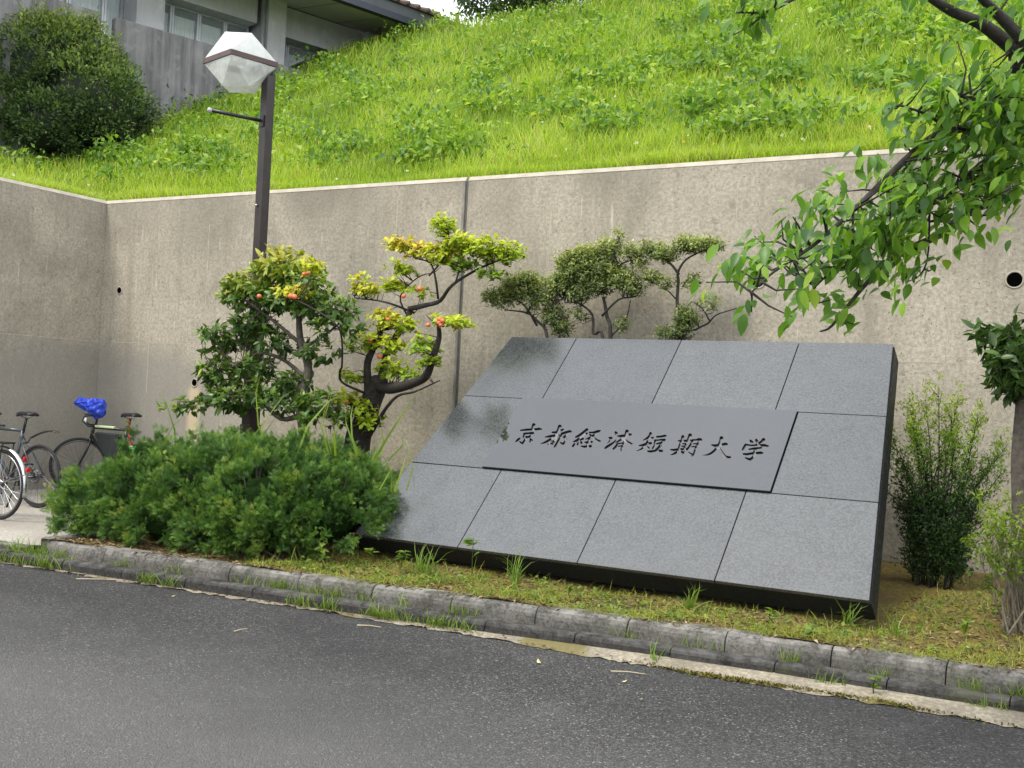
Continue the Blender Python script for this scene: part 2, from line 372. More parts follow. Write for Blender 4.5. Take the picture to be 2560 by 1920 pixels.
for a, b in ((WX + .01, JX - .06), (JX + .06, 6)):
    m = MB(); m.box((a, D - .001, 1.966), (b, D + .01, 1.973)); m.build('seam', SEAM, rw)
m = MB(); m.box((WX - .01, -1, 1.964), (WX + .0025, D - .01, 1.976)); m.build('seam', SEAM, rw)
for x, z, r in ((-11.28, 2.63, .042), (-9.88, 1.5, .045), (-2.96, 2.67, .06), (-.84, 2.66, .062)):
    m = MB(); m.torus((x, D - .002, z), (0, 1, 0), r + .004, .008, 28, 8); d_ = m.build('drain_pipe', SEAM, rw, True)
    m = MB(); m.tube([(x, D - .004, z), (x, D + .05, z)], r, 24); m.build('bore_plug', HOLEDK, d_)  # solid black plug paints the shade inside the pipe

# ------------------------------------------------------------------ granite sign
th = math.radians(42.572); SO = np.array([-5.367, 7.075, .352]); SX = np.array([1., 0, 0]); SS = np.array([0, math.cos(th), math.sin(th)]); SN = np.array([0, -math.sin(th), math.cos(th)])
SW, SL, ST = 4.007, 2.548, .192
def sp(u, v, h=0.): return SO + SX * u + SS * v + SN * h
def uL(v): return .299 * v / SL
def uR(v): return SW - .267 * v / SL
sign = thing('granite_sign', 'large sloping dark granite sign slab engraved with eight characters beside the kerb', 'sign', tuple(sp(2, 0, -ST)))
m = MB(); e = .03; tk = .03
def body(h0, h1, d0, d1): return [sp(uL(0) - d0, 0 - d0*.0, h0), sp(uR(0) + d0, 0, h0), sp(uR(SL) + d0, SL, h0), sp(uL(SL) - d0, SL, h0),
                                  sp(uL(0) - d1, 0, h1), sp(uR(0) + d1, 0, h1), sp(uR(SL) + d1, SL, h1), sp(uL(SL) - d1, SL, h1)]
m.hexa(body(-ST, -tk, .026, .008)); m.build('slab', GRAND, sign, bevel=.004)
m = MB()                                                       # stone plinth carrying the slab from behind
bl, br = sp(.35, .25, -ST - .002), sp(3.6, .25, -ST - .002); tl, tr_ = sp(.6, 2.2, -ST - .002), sp(3.4, 2.2, -ST - .002)
m.hexa([(bl[0], bl[1], .0), (br[0], br[1], .0), (tr_[0], tr_[1], .0), (tl[0], tl[1], .0), bl, br, tr_, tl]); m.build('plinth', GRAND, sign)
G = .0035
rows = [0, .838, 1.702, SL]
def tile(c0, c1, v0, v1, h=0., mat=GRAN, left=False, right=False, name='tile'):
    def edge(c, v, s): return (uL(v) if c is None and s < 0 else uR(v) if c is None else c + (G if s < 0 else -G))
    a0 = uL(v0) if left else c0 + G; a1 = uL(v1) if left else c0 + G; b0 = uR(v0) if right else c1 - G; b1 = uR(v1) if right else c1 - G
    m = MB(); lo = -tk + .001; dz = rng.normal(0, .0006)
    vv0 = v0 + (G if v0 > 0 else 0); vv1 = v1 - (G if v1 < SL else 0)
    m.hexa([sp(a0, vv0, lo), sp(b0, vv0, lo), sp(b1, vv1, lo), sp(a1, vv1, lo), sp(a0, vv0, h + dz), sp(b0, vv0, h + dz), sp(b1, vv1, h + dz), sp(a1, vv1, h + dz)])
    return m.build(name, mat, sign, bevel=.002, seg=1)
cols = [0, .977, 1.984, 3.004, SW]
for r in (0, 2):
    for i in range(4): tile(cols[i], cols[i+1], rows[r], rows[r+1], left=i == 0, right=i == 3)
PU0, PU1 = .797, 3.183
tile(0, PU0, rows[1], rows[2], left=True); tile(PU1, SW, rows[1], rows[2], right=True)
m = MB(); v0, v1 = rows[1] + .004, rows[2] - .004; PH = .018

# characters: brush strokes traced as (x, y, half width), united on a grid and contoured
CH = [('京', 1280, 1050, 23.7, [[(1290,290,105),(1230,430,80),(1180,560,70)],[(520,610,45),(900,570,65),(1250,555,60),(1450,545,70),(1600,560,115),(1740,545,45)],
 [(720,800,50),(690,1010,65)],[(720,810,60),(1000,780,55),(1230,770,75)],[(1240,780,75),(1110,930,70),(1000,1000,65)],[(740,1010,55),(1000,1000,55)],[(880,1010,75),(790,1150,75),(700,1320,90),(600,1390,65),(460,1280,35)],
 [(460,1080,50),(330,1190,75),(220,1280,35)],[(1090,1110,45),(1130,1220,105),(1060,1290,45)]]),
('都', 1345, 1055, 23.7, [[(1290,270,115),(1210,450,85),(1130,620,95),(1060,760,100)],[(850,610,50),(1050,610,65),(1250,560,65),(1480,440,55)],[(420,890,30),(700,850,75),(950,810,75),(1230,780,50)],
 [(1050,780,85),(850,960,80),(560,1130,70),(330,1240,50),(160,1275,18)],[(660,1170,55),(610,1310,55)],[(1080,930,75),(1000,1080,75),(880,1280,65)],[(650,1290,50),(870,1270,50)],[(740,1040,50),(1060,930,50)],[(720,1150,32),(960,1110,32)],
 [(1420,690,75),(1650,620,80),(1880,560,85),(1960,570,50)],[(1430,690,75),(1300,950,80),(1150,1230,85),(1000,1450,65),(960,1490,25)],[(1900,590,65),(1700,750,65),(1530,900,60)],[(1560,880,55),(1640,1020,80),(1630,1150,85),(1530,1290,85),(1420,1280,55),(1310,1190,25)]]),
('経', 1420, 1060, 23.7, [[(1120,330,85),(900,510,80),(650,690,80),(470,770,55)],[(1120,550,55),(950,640,65),(720,800,50),(480,980,60),(340,1050,45)],[(880,870,70),(700,960,42),(480,1040,42)],
 [(380,1180,55),(290,1310,65)],[(600,1110,55),(575,1200,70)],[(770,1060,55),(800,1130,65)],[(1270,500,45),(1500,500,55),(1750,430,70),(1900,390,45)],[(1800,450,75),(1600,600,65),(1400,740,65),(1200,850,55),(1040,900,22)],
 [(1300,620,50),(1420,740,65),(1560,860,75),(1700,980,95),(1890,1010,55)],[(1260,940,75),(1190,1080,80),(1110,1290,55)],[(1010,1080,45),(1200,1090,70),(1410,1060,65)],[(780,1310,35),(950,1340,65),(1150,1340,62),(1330,1320,90)]]),
('済', 1505, 1065, 23.7, [[(800,370,65),(860,430,80),(800,500,45)],[(420,690,45),(540,720,90),(560,780,55)],[(500,800,55),(440,900,35),(310,1030,14)],[(190,1310,55),(300,1230,80),(520,1090,70),(700,960,50),(830,810,22)],
 [(1480,310,105),(1440,420,95),(1400,560,75)],[(920,590,35),(1100,600,78),(1350,560,70),(1600,510,80),(1720,500,55)],[(1430,620,75),(1220,740,72),(1000,880,55),(800,970,22)],[(1160,700,45),(1300,770,72),(1430,900,82),(1600,1010,92),(1790,1050,35)],
 [(930,1020,55),(840,1200,78),(680,1350,62)],[(1330,900,72),(1270,1100,78),(1180,1340,90),(1160,1450,62)],[(960,1050,38),(1200,1005,40)],[(940,1215,36),(1150,1165,36)]]),
('短', 1590, 1070, 23.7, [[(860,320,85),(850,420,85),(700,580,80),(530,670,45),(390,740,14)],[(720,620,55),(880,590,55),(1000,575,60)],[(200,1040,40),(400,1010,70),(650,920,70),(880,900,72)],[(680,760,45),(640,900,75),(530,1050,75),(400,1180,60),(250,1280,40),(20,1360,13)],
 [(640,1100,55),(730,1190,85),(690,1250,45)],[(1240,520,55),(1450,510,60),(1700,460,68),(1780,460,45)],[(1120,720,48),(1300,720,45),(1500,690,52),(1700,690,62)],[(1130,730,58),(1120,850,62),(1100,980,52)],[(1680,720,66),(1500,870,62),(1250,930,48),(1120,950,45)],
 [(1060,1070,45),(980,1200,52)],[(1440,1040,82),(1330,1170,72),(1180,1280,55)],[(700,1370,45),(850,1390,72),(1150,1345,60),(1400,1345,72),(1520,1360,82)]]),
('期', 1670, 1078, 23.7, [[(880,320,92),(830,480,74),(740,720,72),(640,1000,66)],[(1310,240,112),(1220,430,82),(1100,700,66),(960,1000,62)],[(610,560,36),(800,580,62),(1050,560,62),(1320,540,52)],[(760,760,40),(1060,730,36)],[(720,905,40),(1000,880,36)],
 [(160,1090,40),(350,1110,68),(620,1065,62),(900,1065,66),(1120,1045,50)],[(580,1195,64),(430,1290,72),(280,1370,45),(130,1400,13)],[(800,1200,45),(880,1265,90),(860,1320,45)],[(1440,540,64),(1390,720,72),(1270,900,66),(1130,1080,64),(1000,1180,32)],
 [(1440,520,52),(1650,515,46),(1850,475,80),(1960,500,72)],[(1930,510,92),(1790,720,76),(1660,1000,76),(1590,1250,90),(1530,1410,100),(1440,1460,52)],[(1400,1350,45),(1220,1240,26)],[(1440,750,36),(1680,735,40)],[(1380,925,38),(1620,905,38)]]),
('大', 1750, 1085, 23.7, [[(690,640,36),(880,690,78),(1100,660,78),(1350,620,78),(1530,595,92),(1610,605,52)],[(1270,240,112),(1240,400,98),(1140,600,88),(1000,830,78),(820,1020,74),(600,1170,62),(400,1240,40),(170,1255,13)],[(1130,800,62),(1220,980,78),(1340,1180,100),(1500,1370,100),(1800,1375,52)]]),
('学', 1845, 1090, 13.6, [[(420,150,32),(470,210,55)],[(620,130,40),(640,180,55)],[(870,125,60),(800,190,46),(700,250,32),(600,290,16)],[(250,290,32),(210,400,55),(160,460,36)],[(260,290,32),(450,320,27),(700,305,30),(900,315,46),(1020,340,30)],[(950,360,44),(830,385,34)],
 [(380,450,26),(550,425,40),(750,405,30),(900,370,34)],[(600,470,32),(550,530,36)],[(190,610,32),(300,620,40),(470,590,40),(600,575,36),(780,580,58),(840,575,26)],[(550,520,36),(560,620,46),(520,720,50),(430,800,54),(350,780,36),(250,740,22)]])]
def contours(strokes, W, H, step):
    xs = np.arange(-step*2, W + step*2, step); ys = np.arange(-step*2, H + step*2, step); X, Y = np.meshgrid(xs, ys, indexing='ij'); Fd = np.full(X.shape, 1e6)
    for st in strokes:
        for (x0, y0, r0), (x1, y1, r1) in zip(st[:-1], st[1:]):
            dx, dy = x1-x0, y1-y0; L2 = dx*dx+dy*dy; t = np.clip(((X-x0)*dx+(Y-y0)*dy)/L2, 0, 1)
            Fd = np.minimum(Fd, np.hypot(X-x0-t*dx, Y-y0-t*dy) - (r0+(r1-r0)*t))
    pts = {}; segs = {}
    def ep(i, j, k, l):
        key = (i, j, k, l)
        if key not in pts:
            a, b = Fd[i, j], Fd[k, l]; t = a/(a-b); pts[key] = (xs[i]+(xs[k]-xs[i])*t, ys[j]+(ys[l]-ys[j])*t)
        return key
    ins = Fd < 0
    cnt = ins[:-1,:-1].astype(int)+ins[1:,:-1]+ins[1:,1:]+ins[:-1,1:]
    for i, j in zip(*np.where((cnt > 0) & (cnt < 4))):
        c = [(i,j),(i+1,j),(i+1,j+1),(i,j+1)]; inn = [ins[q] for q in c]; ed = []
        for q in range(4):
            a, b = c[q], c[(q+1) % 4]
            if ins[a] != ins[b]: ed.append((ep(*min(a,b), *max(a,b)), bool(ins[a])))
        # walk: segment from an edge leaving inside->outside to the next outside->inside
        E_out = [k for k, s_ in ed if s_]; E_in = [k for k, s_ in ed if not s_]
        if len(ed) == 2: segs[E_out[0]] = E_in[0]
        else:
            order = [k for k, s_ in ed]; flags = [s_ for k, s_ in ed]
            for q in range(4):
                if flags[q]: segs[order[q]] = order[(q+1) % 4]
    loops = []
    while segs:
        k0 = next(iter(segs)); k = k0; lp = []
        while k in segs: lp.append(pts[k]); k = segs.pop(k)
        if len(lp) > 6: loops.append(np.array(lp[::1]))
    return loops
def plane_uv(px, py, h):
    r = ray(px, py); o = SO + SN * h; t = ((o - CAM) @ SN) / (r @ SN); p = CAM + r * t - o; return p[0], p @ SS
char_loops = []
for ch, ox, oy, sc, st in CH:
    lps = contours(st, 90 * sc, 70 * sc, sc * .75)
    char_loops.append([np.array([plane_uv(ox + p[0]/sc, oy + p[1]/sc, PH) for p in lp]) for lp in lps])
def fill(name, loops):
    cu = bpy.data.curves.new(name, 'CURVE'); cu.dimensions = '2D'; cu.fill_mode = 'BOTH'
    for lp in loops:
        s_ = cu.splines.new('POLY'); s_.points.add(len(lp) - 1); s_.use_cyclic_u = True
        s_.points.foreach_set('co', np.concatenate([np.asarray(lp), np.zeros((len(lp), 1)), np.ones((len(lp), 1))], 1).astype(np.float32).ravel())
    o = bpy.data.objects.new(name, cu); COL.objects.link(o); dg = bpy.context.evaluated_depsgraph_get()
    me = bpy.data.meshes.new_from_object(o.evaluated_get(dg)); bpy.data.objects.remove(o); bpy.data.curves.remove(cu)
    v = np.empty(len(me.vertices)*3, np.float32); me.vertices.foreach_get('co', v); fs = [tuple(p.vertices) for p in me.polygons]; bpy.data.meshes.remove(me)
    return v.reshape(-1, 3), fs
rect = np.array([(PU0 + .004, v0), (PU1 - .004, v0), (PU1 - .004, v1), (PU0 + .004, v1)])
pv, pf = fill('plaque_fill', [rect] + [lp for c in char_loops for lp in c])
m = MB(); m.add([sp(p[0], p[1], PH) for p in pv], pf)
q = [sp(*p, PH) for p in rect] + [sp(*p, -.03) for p in rect]
m.add(q, [(0,1,5,4),(1,2,6,5),(2,3,7,6),(3,0,4,7)])
plaque = m.build('plaque', GRANP, sign); plaque['label'] = 'polished plaque engraved with eight calligraphic characters'
DEP = .024
for c in char_loops:
    cv, cf = fill('char_fill', c); m = MB(); m.add([sp(p[0], p[1], PH - DEP) for p in cv], cf)
    for lp in c:
        n = len(lp); m.add([sp(*p, PH - .0003) for p in lp] + [sp(*p, PH - DEP) for p in lp], [(i, (i+1) % n, n+(i+1) % n, n+i) for i in range(n)])
    nfl = len(cf); eo = m.build('engraved_character', ENGR, plaque); eo.data.materials.append(GRAND)  # dark granite on the stroke walls puts their shade into the colour
    mi = np.ones(len(eo.data.polygons), np.int32); mi[:nfl] = 0; eo.data.polygons.foreach_set('material_index', mi)
# ------------------------------------------------------------------ school building behind the slope
BA = np.array([-15.3, 13.7, 0.]); ba = math.radians(16.4); BD = np.array([math.sin(ba), math.cos(ba), 0]); BN = np.array([math.cos(ba), -math.sin(ba), 0])
def bp(p): s, w_, z = p; q = BA + BD * s - BN * w_; return (q[0], q[1], z)          # s along the facade, w back from the parapet plane
def mk_oldconc(name, a, b, dirt):
    t = NT(name); c = t.mix(t.rng(t.noise(1.5, 5), .35, .65), a, b)
    c = t.mix(t.rng(t.noise(2.2, 6, t.mapv((3, 3, .25)), .65), .42, .62, 0, dirt), c, c_mul(a, .35)); c = t.mix(t.rng(t.noise(5, 5), .55, .68, 0, .35), c, c_mul(b, 1.35))
    c = t.mix(t.rng(t.voro(5), .03, .06, .8, 0), c, (.03, .03, .03))
    t.bsdf(c, .88, 0, t.bump(t.noise(30, 4), .4, .01)); return t.done()
PARA = mk_oldconc('stained_concrete', (.18, .178, .182), (.28, .275, .275), .6); FACD = mk_oldconc('facade_concrete', (.5, .51, .53), (.6, .605, .62), .12)
SOFF = plain('soffit_board', (.52, .49, .48), .8, 0, .06, 3); FASC = plain('fascia_metal', (.1, .105, .12), .5, 0, .15, 3); TILE = plain('roof_tile', (.12, .085, .07), .8, 0, .3, 6)
ALU = plain('aluminium', (.55, .57, .6), .4, .6, .1, 10); CURT = plain('curtain', (.78, .83, .83), .9, 0, .1, 4)
t = NT('window_glass'); t.bsdf((.7, .8, .82), .03, IOR=1.45, **{'Transmission Weight': 0., 'Alpha': .18, 'Specular IOR Level': .9}); GLASS = t.done()
bld = thing('school_building', 'grey concrete school building with curtained windows and deep eaves above the slope', 'building', bp((2, 1, 5)))
def bb(name, lo, hi, mat, parent=None, bevel=.0):
    m = MB(); m.box(lo, hi, bp); return m.build(name, mat, parent or bld, bevel=bevel)
bb('parapet', (-.78, 0, 4.5), (9, .18, 7.77), PARA, bevel=.03); bb('parapet', (-6, 0, 4.5), (-1.03, .18, 7.78), PARA, bevel=.03)
bb('wall', (-6, 1.55, 4), (9, 1.75, 10.5), plain('room_dark', (.05, .05, .055), .9)); bb('floor_slab', (-6, .19, 6.2), (9, 1.54, 6.75), FACD)
bb('beam', (-6, 1.0, 8.78), (2.55, 1.5, 10.2), FACD); bb('beam', (3.11, 1.0, 8.69), (5.14, 1.5, 9.3), FACD); bb('beam', (5.64, 1.0, 8.69), (9, 1.5, 9.3), FACD)
for a, b in ((-.05, .49), (2.69, 3.1), (5.16, 5.62)): bb('column', (a, .8, 6.76), (b, 1.53, 9.28 if a > 3 else 10.2), FACD)
m = MB(); m.tube([bp((2.6, .86, 6.76)), bp((2.6, .86, 9.35))], .045, 12); m.build('downpipe', ALU, bld, True)
m = MB(); m.prism([(0, 9.08), (1.62, 9.32), (1.62, 9.36), (0, 9.12)], lambda p: bp((-6, -.62 + p[0], p[1])), lambda p: bp((5.95, -.62 + p[0], p[1]))); m.build('soffit', SOFF, bld)
for s in np.arange(-5, 5.9, 1.05):
    m = MB(); m.prism([(0, 9.076), (1.62, 9.316), (1.62, 9.33), (0, 9.09)], lambda p: bp((s, -.6 + p[0], p[1])), lambda p: bp((s + .008, -.6 + p[0], p[1]))); m.build('soffit_joint', FASC, bld)
bb('gutter', (-6, -.78, 9.07), (5.95, -.62, 9.2), plain('gutter_metal', (.045, .052, .075), .45)); bb('fascia', (-6, -.74, 9.205), (5.95, -.62, 9.42), FASC)
m = MB(); m.prism([(0, 9.425), (3.2, 10.35), (3.2, 10.45), (0, 9.47)], lambda p: bp((-6, -.8 + p[0], p[1])), lambda p: bp((5.98, -.8 + p[0], p[1]))); roof = m.build('roof', TILE, bld)
for i, s in enumerate(np.arange(-1, 5.9, .27)):
    m = MB(); m.tube([bp((s, -.83, 9.47)), bp((s, -.4, 9.6)), bp((s, .2, 9.77))], [.05, .055, .055], 8); m.build('roof_tile', TILE, roof, True)
def window(s0, s1, z0, z1):
    f = MB(); w0, w1 = 1.36, 1.42; fw = .035
    for lo, hi in (((s0, z0), (s0+fw, z1)), ((s1-fw, z0), (s1, z1)), ((s0+fw, z0), (s1-fw, z0+fw)), ((s0+fw, z1-fw), (s1-fw, z1))):
        f.box((lo[0], w0, lo[1]), (hi[0], w1, hi[1]), bp)
    fo = f.build('window', ALU, bld)
    m = MB(); m.box((s0+fw, 1.385, z0+fw), (s1-fw, 1.39, z1-fw), bp); m.build('pane', GLASS, fo)
    m = MB(); n = 22; ss = np.linspace(s0+.02, s1-.02, n*2+1); top = z1 - .16
    V = []; 
    for i, s in enumerate(ss):
        w_ = 1.47 + .014 * math.sin(i * 1.35) + .006 * math.sin(i * .6); V += [bp((s, w_, z0)), bp((s, w_, top))]
    m.add(V, [(2*i, 2*i+2, 2*i+3, 2*i+1) for i in range(len(ss)-1)]); m.build('curtain', CURT, fo, True)
for a, b in ((.5, .91), (.92, 1.48), (1.49, 2.05), (2.06, 2.58)): window(a, b, 7.3, 8.775)
for a, b in ((3.11, 3.5), (3.51, 4.04), (4.05, 4.58), (4.59, 5.13)): window(a, b, 7.3, 8.685)
for a, b in ((-2.4, -1.75), (-1.74, -1.08), (-1.07, -.42), (-.41, -.06)): window(a, b, 6.8, 8.775)

# ------------------------------------------------------------------ street lamp
LP = np.array([-7.84, 8.5, 0.]); RH = unit(np.array([RT[0], RT[1], 0])); FH = unit(np.array([FW[0], FW[1], 0]))
lamp = thing('street_lamp', 'brown square post lamp with faceted clear lantern behind the juniper hedge', 'street lamp', tuple(LP + [0, 0, .2]))
def sq(c, half, rot=0.):                                      # square with corners along RH / FH
    a, b = RH * math.cos(rot) + FH * math.sin(rot), -RH * math.sin(rot) + FH * math.cos(rot)
    return [c - b * half, c + a * half, c + b * half, c - a * half]
def post_seg(name, z0, z1, h):
    m = MB(); m.hexa([p + [0, 0, z0] for p in sq(LP, h, .12)] + [p + [0, 0, z1] for p in sq(LP, h, .12)]); return m.build(name, POST, lamp, bevel=.004)
post_seg('shaft', 2.16, 4.72, .071); post_seg('lower_shaft', 1.09, 2.18, .092); post_seg('base_sleeve', .15, 1.1, .108)
HC = LP - RH * .285 - FH * .06 + [0, 0, 4.80]; FHALF = .385
m = MB(); o_, i_ = sq(HC, FHALF), sq(HC, FHALF - .035)
for k in range(4):
    a, b, c, d_ = o_[k], o_[(k+1) % 4], i_[(k+1) % 4], i_[k]; m.hexa([p + [0, 0, -.025] for p in (a, b, c, d_)] + [p + [0, 0, .025] for p in (a, b, c, d_)])
m.build('lantern_frame', FRAMEP, lamp)
def mk_acryl(name, dirt, op):
    t = NT(name); c = t.mix(t.rng(t.noise(9, 5), .45, .65, 0, dirt), (.86, .88, .87), (.45, .41, .34))
    t.bsdf(c, .25); tr = t.n('ShaderNodeBsdfTranslucent'); t.l(c, tr.inputs[0]); gl = t.n('ShaderNodeBsdfTransparent')
    a = t.n('ShaderNodeMixShader'); a.inputs[0].default_value = .5; t.l(t.b.outputs[0], a.inputs[1]); t.l(tr.outputs[0], a.inputs[2])
    b = t.n('ShaderNodeMixShader'); t.l(t.rng(t.noise(7, 4), .4, .65, op, op + .25), b.inputs[0]); t.l(gl.outputs[0], b.inputs[1]); t.l(a.outputs[0], b.inputs[2]); t.l(b.outputs[0], t.out.inputs[0]); return t.m
def frust(name, zt, half, mat, th_=.004):
    m = MB(); a = sq(HC, FHALF - .02); b = sq(HC, half, math.pi / 4)          # antiprism: flat edge over each frame corner
    dz = .03 if zt > 0 else -.03
    V = [p + [0, 0, dz] for p in a] + [p + [0, 0, zt] for p in b]
    F = [(4, 5, 6, 7)]
    for k in range(4): F += [(k, 4 + k, 4 + (k - 1) % 4), (k, (k + 1) % 4, 4 + k)]
    m.add(V, F); o = m.build(name, mat, lamp)
    s_ = o.modifiers.new('thickness', 'SOLIDIFY'); s_.thickness = th_; return o
frust('upper_shade', .27, .19, mk_acryl('milky_acrylic', .05, .72)); frust('lower_shade', -.27, .19, mk_acryl('dirty_acrylic', .32, .42))
m = MB(); m.tube([HC + [0, 0, -.02], HC + [0, 0, .12]], .05, 16); m.tube([HC + [0, 0, .12], HC + [0, 0, .2]], [.05, .03], 16); m.build('bulb', plain('frosted_bulb', (.8, .8, .78), .3), lamp, True)
m = MB(); m.hexa([LP + RH*s*.05 + FH*f*.05 + [0, 0, z] for z in (4.70, 4.79) for s, f in ((-5, -1), (1, -1), (1, 1), (-5, 1))]); m.build('lantern_arm', POST, lamp)
bz = 4.22; b0 = LP - RH * .05 - FH * .05 + [0, 0, bz]
m = MB(); m.tube([b0, b0 - RH * .43 - FH * .27 + [0, 0, .012]], .019, 10); m.build('banner_rod', BLACK, lamp, True)
m = MB(); m.tube([b0 - RH * .43 - FH * .27 + [0, 0, .012], b0 - RH * .46 - FH * .29 + [0, 0, .013]], .024, 10); m.build('rod_cap', plain('grey_cap', (.4, .41, .42), .5), lamp, True)
fx = unit(-RH * .75 - FH * .66); sx = np.cross(fx, [0, 0, 1.]); pc = LP + fx * .054 + [0, 0, bz]
m = MB(); m.hexa([pc + sx * a * .04 + fx * c + [0, 0, b * .06] for c in (0, .006) for a, b in ((-1, -1), (1, -1), (1, 1), (-1, 1))]); m.build('bracket_plate', POST, lamp)
pc2 = LP + fx * .055 + [0, 0, 3.35]; m = MB(); m.tube([pc2, pc2 + fx * .02], .012, 8); m.build('bolt', STEEL, lamp, True)

# ------------------------------------------------------------------ bicycles
def make_bike(name, label, hub, ang, steer, frame_mat, R=.335, style='road', lean=0.):
    """hub: rear hub on the ground plane (x, y, ground z); ang: heading"""
    hd = np.array([math.cos(ang), math.sin(ang), 0]); lf = np.array([-hd[1], hd[0], 0]); base = np.array(hub, float)
    upv = unit(np.array([0, 0, 1.]) + lf * lean)
    def fr(p): return base + hd * p[0] + lf * p[1] + upv * p[2]
    b = thing(name, label, 'bicycle', tuple(base))
    bbk = (.43, 0, .275); seat_t = (.29, 0, .80); head_t = (.86, 0, .80 if style != 'city' else .78); head_b = (.90, 0, .66); hubf = (1.02, 0, R); hubr = (0, 0, R)
    tb = .017 if style != 'city' else .015
    m = MB()
    for P, r in (((bbk, seat_t), tb), ((head_t, seat_t) if style != 'city' else ((.88, 0, .68), (.38, 0, .40)), tb), (((.885, 0, .70), bbk), tb * 1.15), (((.855, 0, .82), head_b), tb * 1.15)): m.tube([P[0], P[1]], r, 10, fr=fr)
    for s in (-1, 1):
        m.tube([(.40, s * .03, .275), (.2, s * .055, .3), (0, s * .06, R)], .010, 8, fr=fr); m.tube([(.31, s * .02, .74), (.16, s * .05, .55), (0, s * .062, R)], .0085, 8, fr=fr)
    m.build('frame', frame_mat, b, True)
    cs, sn = math.cos(steer), math.sin(steer)
    ax0 = np.array([.90, 0, .66])
    def fs(p): q = np.array(p, float) - ax0; return fr((ax0[0] + q[0]*cs - q[1]*sn, q[0]*sn + q[1]*cs, ax0[2] + q[2]))
    m = MB()
    for s in (-1, 1): m.tube([(.905, s * .045, .64), (.94, s * .055, .52), (1.02, s * .056, R)], [.017, .015, .01], 8, fr=fs)
    m.box((.885, -.055, .625), (.925, .055, .665), fs); m.build('fork', frame_mat if style != 'touring' else BLACK, b, True)
    def wheel(c, f):
        m = MB(); m.torus(c, (0, 1, 0), R - .016, .017, 44, 8, fr=f); tyre = m.build('wheel', RUBBER, b, True)
        m = MB(); m.torus(c, (0, 1, 0), R - .04, .011, 44, 6, fr=f); m.build('rim', DARKST if style != 'city' else STEEL, tyre, True)
        m = MB(); m.tube([(c[0], -.045, c[2]), (c[0], .045, c[2])], .022, 12, fr=f); m.build('hub', DARKST, tyre, True)
        m = MB(); n = 28
        for k in range(n):
            t_ = 2*math.pi*k/n; s = 1 if k % 2 else -1; t2 = t_ + (.9 if (k // 2) % 2 else -.9)
            m.tube([(c[0] + .02*math.cos(t2), s * .03, c[2] + .02*math.sin(t2)), (c[0] + (R-.045)*math.cos(t_), 0, c[2] + (R-.045)*math.sin(t_))], .0016, 4, False, fr=f)
        m.build('spokes', STEEL if style == 'city' else DARKST, tyre); return tyre
    wheel(hubr, fr); wheel(hubf, fs)
    sz = .97 if style != 'city' else .88; dxs = .29 - (sz - .8) * .27
    m = MB(); m.tube([(.285, 0, .78), (dxs, 0, sz - .03)], .0145, 10, fr=fr); m.build('seatpost', BLACK, b, True)
    m = MB(); prof = [(-.13, .065, .012), (-.10, .072, .02), (-.03, .06, .015), (.05, .032, .012), (.12, .02, .006), (.145, .012, -.004)]
    V = []; nn = 12
    for x, wd, zz in prof:
        for k in range(nn):
            t_ = 2*math.pi*k/nn; V.append(fr((dxs + x + .01, wd*math.cos(t_), sz + zz + .02*math.sin(t_) - .012*abs(math.cos(t_)))))
    F = [(i*nn+k, i*nn+(k+1) % nn, (i+1)*nn+(k+1) % nn, (i+1)*nn+k) for i in range(len(prof)-1) for k in range(nn)] + [tuple(range(nn))[::-1], tuple((len(prof)-1)*nn+k for k in range(nn))]
    m.add(V, F); sd = m.build('saddle', BLACK, b, True)
    m = MB()
    for s in (-1, 1): m.tube([(dxs - .09, s*.03, sz - .005), (dxs - .03, s*.022, sz - .035), (dxs + .05, s*.022, sz - .035), (dxs + .13, s*.008, sz - .01)], .004, 6, fr=fr)
    m.build('saddle_rail', STEEL, sd, True)
    m = MB(); m.tube([(.852, 0, .81), (.84, 0, .90), (.90, 0, .95)], .015, 8, fr=fs)
    if style == 'city': m.tube([(.74, -.28, 1.02), (.86, -.2, 1.03), (.90, 0, .99), (.86, .2, 1.03), (.74, .28, 1.02)], .012, 8, fr=fs)
    else:
        for s in (-1, 1): m.tube([(.90, 0, .95), (.90, s*.19, .95), (.98, s*.2, .94), (1.0, s*.205, .88), (.93, s*.21, .82), (.86, s*.215, .82)], .013, 8, fr=fs)
    m.build('handlebar', BLACK, b, True)
    m = MB(); m.torus((.43, -.05, .275), (0, 1, 0), .085, .006, 30, 6, fr=fr); m.tube([(.43, -.07, .275), (.43, .07, .275)], .02, 12, fr=fr)
    cr_ = m.build('crankset', DARKST, b, True)
    for s in (-1, 1):
        ct = math.radians(-65 if s > 0 else 115); pe = (.43 + .17*math.cos(ct), s*.085, .275 + .17*math.sin(ct)); m = MB(); m.tube([(.43, s*.07, .275), pe], .01, 6, fr=fr); m.box((pe[0]-.045, pe[1] + (0 if s > 0 else -.09), pe[2]-.01), (pe[0]+.045, pe[1] + (.09 if s > 0 else 0), pe[2]+.01), fr); m.build('pedal', BLACK, cr_)
    return b, fr, fs
HEAD = math.radians(181)
RED = plain('red_plastic', (.5, .02, .02), .3); BLUEP = plain('steel_blue_paint', (.06, .075, .085), .3, .3); WHITEP = plain('white_plastic', (.75, .75, .72), .4)
b2, f2, s2 = make_bike('bicycle', 'dark bicycle with black saddle and upswept clip-on mudguard facing the side wall', (-9.98, 7.66, .1), HEAD, .1, BLUEP, style='mtb')
m = MB(); V = []
for i in range(9):
    q = i / 8; x = .17 - .42*q; z = .72 + .07*math.sin(q*2.2) + .03 * q; wd = .02 + .012*q; V += [f2((x, -wd, z)), f2((x, 0, z + .012)), f2((x, wd, z))]
